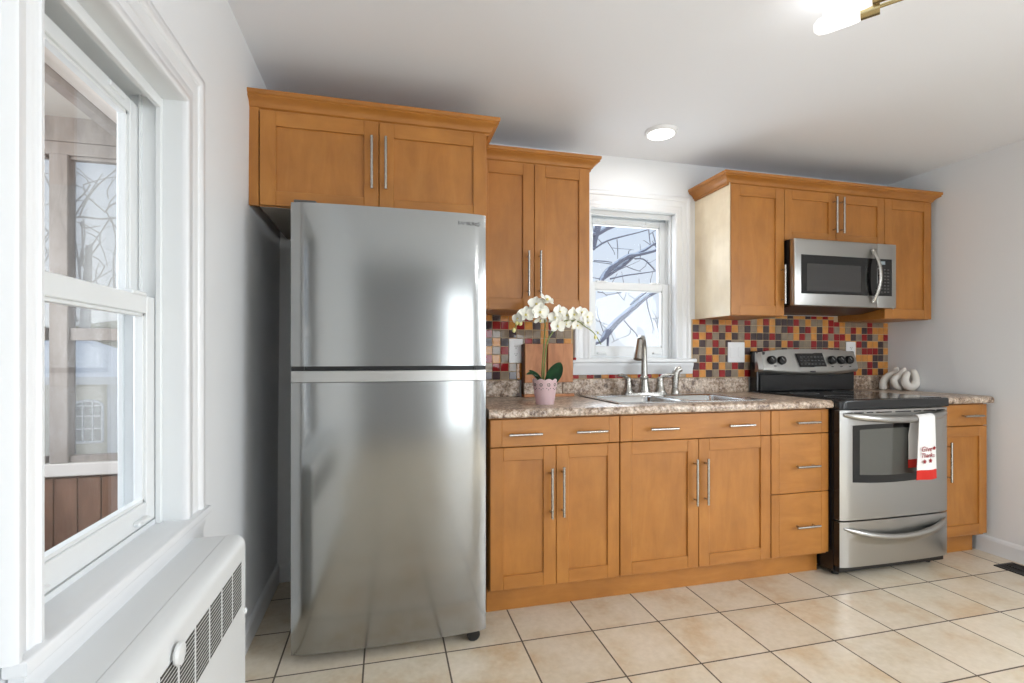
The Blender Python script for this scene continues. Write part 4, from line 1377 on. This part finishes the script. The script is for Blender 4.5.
build('display', MB().box(3.238, 3.272, 0.4052, 0.4064, 1.688, 1.708), 'lcd', kp, smooth=0)
m = MB()
for r in range(8):
    for c in range(3):
        m.box(3.238 + c * 0.025, 3.252 + c * 0.025, 0.4054, 0.4063, 1.522 + r * 0.019, 1.528 + r * 0.019)
build('keys', m, 'key_grey', kp, smooth=0)
m = MB()
pts = []
for i in range(21):
    s = 2 * i / 20 - 1
    pts.append((3.178 + 0.012 * (1 - s * s), 0.404 - 0.036 * (1 - abs(s) ** 2.2), 1.616 + 0.152 * s))
m.tube(pts, 0.0125, 12, flat=(1.0, 0.85))
m.box(3.163, 3.193, 0.392, 0.4075, 1.757, 1.777, 0.003, 1).box(3.163, 3.193, 0.392, 0.4075, 1.455, 1.475, 0.003, 1)
build('handle', m, 'satin_nickel', dm, smooth=50)

# ------------------------------------------------------------------ outlets and switches
def plate(name, label, cat, x0, x1, z0, z1, kind):
    t = thing(name, label, cat, ((x0 + x1) / 2, 0.803, (z0 + z1) / 2))
    build('cover_plate', MB().box(x0, x1, 0.797, 0.8028, z0, z1, 0.0025, 2), 'plate_white', t, smooth=0)
    if kind == 'duplex':
        for zc in ((z0 + z1) / 2 + 0.021, (z0 + z1) / 2 - 0.021):
            s = build('socket', MB().prism(rrect((x0 + x1) / 2, zc, 0.017, 0.0165, 0.010), 'y', 0.7952, 0.7968), 'plate_white', t, smooth=0)
            m = MB()
            for dx in (-0.006, 0.006):
                m.box((x0 + x1) / 2 + dx - 0.0013, (x0 + x1) / 2 + dx + 0.0013, 0.7946, 0.7951, zc, zc + 0.008)
            m.cyl(((x0 + x1) / 2, 0.7946, zc - 0.006), ((x0 + x1) / 2, 0.7951, zc - 0.006), 0.0027, n=10)
            build('slots', m, 'black_plastic', s, smooth=0)
    else:
        n = 2 if kind == 'double' else 1
        for i in range(n):
            cx = x0 + (x1 - x0) * (i + 0.5) / n
            build('rocker', MB().box(cx - 0.0165, cx + 0.0165, 0.7945, 0.7968, (z0 + z1) / 2 - 0.033, (z0 + z1) / 2 + 0.033, 0.001, 1), 'plate_white', t, smooth=0)
    return t
plate('wall_outlet', 'white electrical outlet on the mosaic between the fridge and the orchid', 'outlet', 1.058, 1.138, 1.106, 1.242, 'duplex')
plate('light_switch', 'white double switch plate on the mosaic left of the range', 'switch', 2.488, 2.612, 1.103, 1.232, 'double')
plate('wall_outlet', 'white cover plate on the mosaic peeking over the range control panel', 'outlet', 3.42, 3.50, 1.112, 1.24, 'duplex')

# ------------------------------------------------------------------ orchid
oc = thing('potted_orchid', 'white artificial orchid with two arching stems in a pink scalloped pot', 'plant', (1.12, 0.335, 0.9152))
PX, PY, PZ = 1.12, 0.335, 0.9152
m = MB()
def pot_wall(u, v):
    a = 2 * PI * u
    h = 0.116 * v
    r = 0.0415 + 0.0185 * (v ** 0.9)
    if v > 0.93:
        h += 0.007 * abs(math.sin(a * 5.0)) * ((v - 0.93) / 0.07)
    return (PX + r * math.cos(a), PY + r * math.sin(a), PZ + h)
m.grid(pot_wall, 80, 16, closed_u=True)
bmesh.ops.solidify(m.bm, geom=list(m.bm.faces), thickness=-0.003)
m.cyl((PX, PY, PZ), (PX, PY, PZ + 0.006), 0.0405, n=32)
pot = build('pot', m, 'pot_pink', oc, smooth=50)
m = MB()
for k in range(10):          # punched flower ornament under the rim
    a = 2 * PI * (k + 0.5) / 10
    r = 0.0415 + 0.0185 * 0.82 ** 0.9 + 0.0005
    c = Vector((PX + r * math.cos(a), PY + r * math.sin(a), PZ + 0.095))
    t = Vector((-math.sin(a), math.cos(a), 0))
    nrm = Vector((math.cos(a), math.sin(a), -0.15)).normalized()
    for j in range(6):
        b_ = 2 * PI * j / 6
        q = c + t * math.cos(b_) * 0.0062 + Vector((0, 0, 1)) * math.sin(b_) * 0.0062
        m.tube([q - nrm * 0.0015, q + nrm * 0.0008], 0.0022, 7)
    for j in range(3):
        q = c + t * (j - 1) * 0.009 + Vector((0, 0, -0.017 - 0.006 * (j == 1)))
        m.tube([q - nrm * 0.003, q + nrm * 0.0004], 0.0016, 6)
build('cutout', m, 'moss', pot, smooth=0)
build('potting_moss', MB().lathe([(0.0, 0.004), (0.03, 0.003), (0.053, 0.0)], (PX, PY, PZ + 0.1), 24), 'moss', oc)
def leaf(base, mid, tip, width, fold=0.25, normal=(0, -1, 0.4)):
    m = MB()
    b, c, t = Vector(base), Vector(mid), Vector(tip)
    N = Vector(normal).normalized()
    def f(u, v):
        p = b * (1 - v) ** 2 + c * 2 * v * (1 - v) + t * v * v
        d = ((c - b) * (1 - v) + (t - c) * v).normalized()
        side = d.cross(N).normalized()
        up = side.cross(d).normalized()
        w = width * (math.sin(PI * min(1, v * 0.93 + 0.07)) ** 0.6)
        s = 2 * u - 1
        return p + side * s * w + up * (fold * w * s * s)
    m.grid(f, 8, 14)
    bmesh.ops.solidify(m.bm, geom=list(m.bm.faces), thickness=0.0018)
    return m
build('leaf', leaf((1.128, 0.33, 1.005), (1.165, 0.30, 1.065), (1.182, 0.29, 1.116), 0.034, 0.2, (-0.35, -1, 0.15)), 'leaf', oc, smooth=60)
build('leaf', leaf((1.108, 0.33, 1.005), (1.075, 0.31, 1.075), (1.018, 0.30, 1.058), 0.019, 0.35, (0.1, -0.6, 1)), 'leaf', oc, smooth=60)
build('leaf', leaf((1.115, 0.345, 1.0), (1.08, 0.37, 1.06), (1.055, 0.39, 1.075), 0.018, 0.4, (0.1, -0.6, 1)), 'leaf', oc, smooth=60)
def curve_pts(P, k=6):
    P = [Vector(p) for p in P]
    out = []
    for i in range(len(P) - 1):
        p0, p1, p2, p3 = P[max(i - 1, 0)], P[i], P[i + 1], P[min(i + 2, len(P) - 1)]
        for j in range(k):
            t = j / k
            out.append(0.5 * ((2 * p1) + (p2 - p0) * t + (2 * p0 - 5 * p1 + 4 * p2 - p3) * t * t + (3 * p1 - 3 * p2 + p3 - p0) * t ** 3))
    return out + [P[-1]]
s1 = curve_pts([(1.108, 0.34, 1.0), (1.110, 0.342, 1.1), (1.122, 0.345, 1.245), (1.122, 0.345, 1.317), (1.097, 0.345, 1.369), (1.038, 0.345, 1.353), (0.989, 0.343, 1.305), (0.969, 0.34, 1.267)])
s2 = curve_pts([(1.113, 0.335, 1.0), (1.118, 0.335, 1.1), (1.132, 0.336, 1.209), (1.157, 0.336, 1.255), (1.196, 0.335, 1.294), (1.221, 0.335, 1.314), (1.287, 0.333, 1.312), (1.316, 0.332, 1.293), (1.369, 0.33, 1.257), (1.406, 0.328, 1.201)])
build('stem', MB().tube(s1, [0.0042 - 0.0022 * i / len(s1) for i in range(len(s1))], 8), 'stem', oc, smooth=60)
build('stem', MB().tube(s2, [0.0042 - 0.002 * i / len(s2) for i in range(len(s2))], 8), 'stem', oc, smooth=60)
def petal(m, c, R_, ang, L, W, cup):
    def f(u, v):
        s = 2 * u - 1
        w = W * math.sin(PI * (0.12 + 0.86 * v)) ** 0.7
        x = s * w
        y = 0.004 + L * v
        z = cup * (v * v) * L + 0.25 * abs(s) ** 2 * w - 0.05 * L * math.sin(v * 9 + s * 2) * v
        ca, sa = math.cos(ang), math.sin(ang)
        return c + R_ @ Vector((x * ca - y * sa, x * sa + y * ca, z))
    m.grid(f, 6, 7)
random.seed(5)
def flower(c, size, face):
    """face: direction the bloom looks towards"""
    c = Vector(c)
    R_ = Vector(face).to_track_quat('Z', 'Y').to_matrix()
    m = MB()
    for a, L, W in ((0, 1.0, 0.42), (2 * PI / 3 + 0.15, 1.0, 0.42), (-2 * PI / 3 - 0.15, 1.0, 0.42)):
        petal(m, c - R_ @ Vector((0, 0, 0.003)), R_, a, L * size, W * size, 0.10)
    for a in (PI / 2 - 0.15, -PI / 2 + 0.15):
        petal(m, c, R_, a, 0.98 * size, 0.66 * size, 0.22)
    fl = build('flower', m, 'petal', oc, smooth=60)
    m = MB()
    m.ball(c + R_ @ Vector((0, -0.003, 0.006)), size * 0.16, size * 0.16, size * 0.16, 8)
    build('flower_lip', m, 'lip', fl)
F1 = [((1.124, 0.325, 1.412), 0.034, (0.5, -0.7, 0.9)), ((1.074, 0.325, 1.390), 0.033, (-0.2, -1, 0.5)), ((1.090, 0.318, 1.355), 0.035, (0.1, -1, -0.1)),
      ((1.100, 0.345, 1.318), 0.026, (0.1, -0.6, -0.9)), ((1.024, 0.325, 1.340), 0.032, (-0.4, -1, 0.2)), ((1.060, 0.34, 1.352), 0.03, (-0.1, -1, -0.3)), ((0.985, 0.33, 1.322), 0.022, (-0.8, -0.7, 0.1))]
F2 = [((1.191, 0.325, 1.357), 0.028, (0.1, -1, 0.3)), ((1.168, 0.325, 1.330), 0.028, (-0.3, -1, 0.1)), ((1.180, 0.322, 1.290), 0.03, (-0.1, -1, -0.2)),
      ((1.228, 0.33, 1.341), 0.028, (0, -1, 0.4)), ((1.262, 0.325, 1.346), 0.028, (0.2, -1, 0.2)), ((1.303, 0.325, 1.356), 0.027, (0.1, -1, 0.6)),
      ((1.330, 0.325, 1.336), 0.028, (0.3, -1, 0.2)), ((1.287, 0.34, 1.298), 0.026, (0.1, -1, -0.4)), ((1.228, 0.34, 1.302), 0.022, (0, -1, -0.3)), ((1.337, 0.335, 1.312), 0.024, (0.4, -0.8, -0.2)), ((1.245, 0.345, 1.325), 0.028, (0, -1, 0.1))]
for c_, s_, f_ in F1 + F2:
    flower(c_, s_ * 1.17, f_)
for c, r in (((0.982, 0.34, 1.300), 0.010), ((0.999, 0.335, 1.300), 0.0115), ((0.968, 0.338, 1.266), 0.0105), ((1.376, 0.329, 1.236), 0.009), ((1.390, 0.33, 1.258), 0.006), ((1.0, 0.345, 1.325), 0.009)):
    build('bud', MB().ball(c, r * 0.85, r * 0.85, r * 1.15, 10), 'bud', oc)

# ------------------------------------------------------------------ three vases in the corner
def vase(label, pts, radii, grp='white sculptural vases in the corner'):
    p = curve_pts(pts, 5)
    rr = []
    for i in range(len(pts) - 1):
        for j in range(5):
            rr.append(radii[i] + (radii[i + 1] - radii[i]) * j / 5)
    rr.append(radii[-1])
    m = MB()
    m.tube(p, rr, 16)
    m.ball(p[0], rr[0] * 0.99, rr[0] * 0.99, rr[0] * (0.5 if p[0].z < p[-1].z - 0.06 else 0.99), 14)
    m.ball(p[-1], rr[-1], rr[-1], rr[-1], 14)
    lo = min(v.co.z for v in m.bm.verts)
    for v in m.bm.verts:
        v.co.z += 0.9154 - lo
        if v.co.z < 0.919:
            v.co.z = 0.9154
    c = p[0]
    o = build('vase', m, 'ceramic', origin=(c.x, c.y, 0.9154), smooth=60)
    return tag(o, label, 'vase', grp)
vase('white loop vase, nearest the right wall and shaped like an open U', [(3.694, 0.6, 1.022), (3.676, 0.6, 0.985), (3.690, 0.6, 0.948), (3.728, 0.6, 0.938), (3.762, 0.6, 0.952), (3.768, 0.6, 0.992), (3.752, 0.6, 1.035)], [0.019,0.022,0.025,0.027,0.025,0.022,0.018])
vase('white twisted vase between the two others in the corner', [(3.725, 0.65, 0.927), (3.669, 0.65, 0.938), (3.648, 0.65, 0.982), (3.691, 0.65, 1.011), (3.734, 0.65, 1.047)], [0.016,0.019,0.02,0.019,0.015])
vase('white curved vase nearest the mosaic wall, leaning like an S', [(3.643, 0.72, 0.931), (3.646, 0.72, 0.975), (3.685, 0.72, 1.012), (3.737, 0.72, 1.035), (3.759, 0.72, 1.059)], [0.022,0.022,0.021,0.019,0.016])


# ------------------------------------------------------------------ heater cover under the left window
hc = thing('radiator_cover', 'white metal radiator cover with slotted grilles under the left window', 'radiator', (-0.07, -1.0, 0.0))
HY0, HY1 = -1.72, -0.385
pr = [(-0.047, 0.03), (0.0, 0.03)] + [(-0.03 * (1 - math.cos(a)), 0.615 + 0.03 * math.sin(a)) for a in [PI / 2 * i / 8 for i in range(9)]] + [(-0.047, 0.645)]
m = MB()
m.prism([(p[0], p[1]) for p in pr], 'y', HY0, HY1)
build('front_cover', m, 'heater_white', hc, smooth=35)
build('back_rail', MB().box(-0.139, -0.0485, HY0, HY1, 0.03, 0.6445, 0.001, 1), 'heater_white', hc, smooth=0)
build('foot', MB().box(-0.125, -0.03, HY1 - 0.03, HY1 - 0.01, 0, 0.0298), 'heater_white', hc, smooth=0)
build('foot', MB().box(-0.125, -0.03, HY0 + 0.01, HY0 + 0.03, 0, 0.0298), 'heater_white', hc, smooth=0)
y = -0.427
for k in range(10):
    y1_, y0_ = y, y - 0.0738
    m = MB()
    m.box(-0.0005, 0.0008, y0_, y1_, 0.462, 0.584, 0, 1, 1)
    nb = 14
    for i in range(nb + 1):
        z = 0.462 + 0.122 * i / nb
        m.box(-0.0005, 0.0011, y0_, y1_, z - 0.0011, z + 0.0011, 0, 1, 0)
    build('grille', m, ['heater_white', 'vent_black'], hc, smooth=0)
    y -= 0.0864
m = MB().lathe([(0.0, -0.002), (0.008, -0.002), (0.008, 0.004), (0.0195, 0.005), (0.021, 0.009), (0.019, 0.014), (0.0, 0.016)], (0.0005, -0.876, 0.590), 26, axis='x')
build('damper_knob', m, 'heater_white', hc)
build('catch', MB().ball((0.001, HY1 - 0.004, 0.43), 0.006, 0.006, 0.009, 10), 'heater_white', hc)

# ------------------------------------------------------------------ floor vent
fv = thing('floor_vent', 'black metal floor register set in the tiles by the right wall', 'vent', (3.67, -0.09, 0))
VX0, VX1, VY0, VY1 = 3.598, 3.742, -0.26, 0.062
m = MB()
e = 0.016
m.box(VX0, VX1, VY0, VY0 + e, 0.0002, 0.006, 0.0015, 1).box(VX0, VX1, VY1 - e, VY1, 0.0002, 0.006, 0.0015, 1)
m.box(VX0, VX0 + e, VY0 + e, VY1 - e, 0.0002, 0.006, 0.0015, 1).box(VX1 - e, VX1, VY0 + e, VY1 - e, 0.0002, 0.006, 0.0015, 1)
m.box((VX0 + VX1) / 2 - 0.004, (VX0 + VX1) / 2 + 0.004, VY0 + e, VY1 - e, 0.0004, 0.0055)
build('frame', m, 'vent_black', fv, smooth=0)
m = MB()
yy = VY0 + e + 0.006
while yy < VY1 - e - 0.004:
    m.box(VX0 + e, VX1 - e, yy, yy + 0.005, 0.0006, 0.0045)
    yy += 0.012
build('slats', m, 'vent_black', fv, smooth=0)
build('duct', MB().box(VX0 + e, VX1 - e, VY0 + e, VY1 - e, 0.0001, 0.0005), 'dark_gap', fv, smooth=0)

# ------------------------------------------------------------------ ceiling lights
ld = thing('ceiling_light', 'small round white flush ceiling light in front of the kitchen window', 'ceiling light', (1.80, 0.44, ZC))
m = MB()
m.lathe([(0.0, 0.0), (0.083, 0.0), (0.083, -0.012), (0.079, -0.018), (0.072, -0.019), (0.0, -0.0165)], (1.80, 0.44, ZC - 0.0002), 48)
build('rim', m, 'lamp_base', ld, smooth=30)
m = MB()
m.lathe([(0.0, -0.023), (0.05, -0.0228), (0.068, -0.0205), (0.0715, -0.0172), (0.0, -0.0172)], (1.80, 0.44, ZC - 0.0002), 48)
build('lens', m, 'led_lens', ld, smooth=60)
o = area('led_glow', (1.80, 0.44, ZC - 0.0245), (0, 0, 0), 0.13, 0.13, 1.9, (1, 0.97, 0.93), 'DISK')

cf = thing('ceiling_fixture', 'brass bar ceiling fixture with glowing glass cups at the top edge', 'ceiling light', (2.06, -0.93, ZC))
ZL = 2.24
D_ = Vector((0.62, -0.785, 0)); D_.normalize()
PERP = Vector((D_.y, -D_.x, 0))
CC = Vector((2.058, -0.925, ZL)) - D_ * 0.018
m = MB()
m.lathe([(0.0, 0.0), (0.065, 0.0), (0.065, -0.018), (0.06, -0.022), (0.0, -0.022)], (CC.x - 0.035, CC.y - 0.028, ZC - 0.0002), 40)
m.cyl((CC.x - 0.035, CC.y - 0.028, ZL), (CC.x - 0.035, CC.y - 0.028, ZC - 0.02), 0.008, n=16)
build('canopy', m, 'brass', cf)
for i, off in enumerate((0.0, 0.065)):
    c0 = CC + PERP * off + D_ * (0.5 * off)
    m = MB()
    m.cyl(c0 - D_ * 0.27, c0 + D_ * 0.27, 0.006, n=14)
    if i == 0:
        m.cyl(CC, CC + PERP * 0.065, 0.006, n=12)
    build('bar', m, 'brass', cf)
    for s in (-1, 1):
        b0 = c0 + D_ * s * 0.265
        b1 = b0 + D_ * s * 0.05
        m = MB()
        m.cyl(b0, b1, 0.023, n=26)
        sk_ = build('socket', m, 'brass', cf, smooth=30)
        m = MB()
        m.tube([b1 + D_ * s * 0.0005, b1 + D_ * s * 0.02, b1 + D_ * s * 0.09, b1 + D_ * s * 0.115, b1 + D_ * s * 0.128], [0.0235, 0.0262, 0.0275, 0.024, 0.012], 24, False)
        build('glass_cup', m, 'lamp_glass', cf, smooth=60)
        d = bpy.data.lights.new('bulb_light', 'POINT')
        d.energy = 0.7
        d.color = (1.0, 0.985, 0.96)
        d.shadow_soft_size = 0.018
        lo = bpy.data.objects.new('bulb_light', d)
        COL.objects.link(lo)
        lo.location = b1 + D_ * s * 0.06

dl = thing('ceiling_light', 'added round fill light on the ceiling behind the viewer', 'ceiling light', (3.0, -3.7, ZC))  # lamp added out of view as soft fill for the cabinet fronts
build('rim', MB().lathe([(0.0, 0.0), (0.2, 0.0), (0.2, -0.03), (0.19, -0.035), (0.0, -0.03)], (3.0, -3.7, ZC - 0.0002), 40), 'lamp_base', dl)
build('lens', MB().lathe([(0.0, -0.075), (0.1, -0.068), (0.17, -0.045), (0.185, -0.0352), (0.0, -0.0352)], (3.0, -3.7, ZC - 0.0002), 40), 'led_lens', dl, smooth=60)
area('fill_glow', (3.0, -3.7, ZC - 0.09), (0, 0, 0), 0.3, 0.3, 24, (0.97, 0.985, 1), 'DISK')
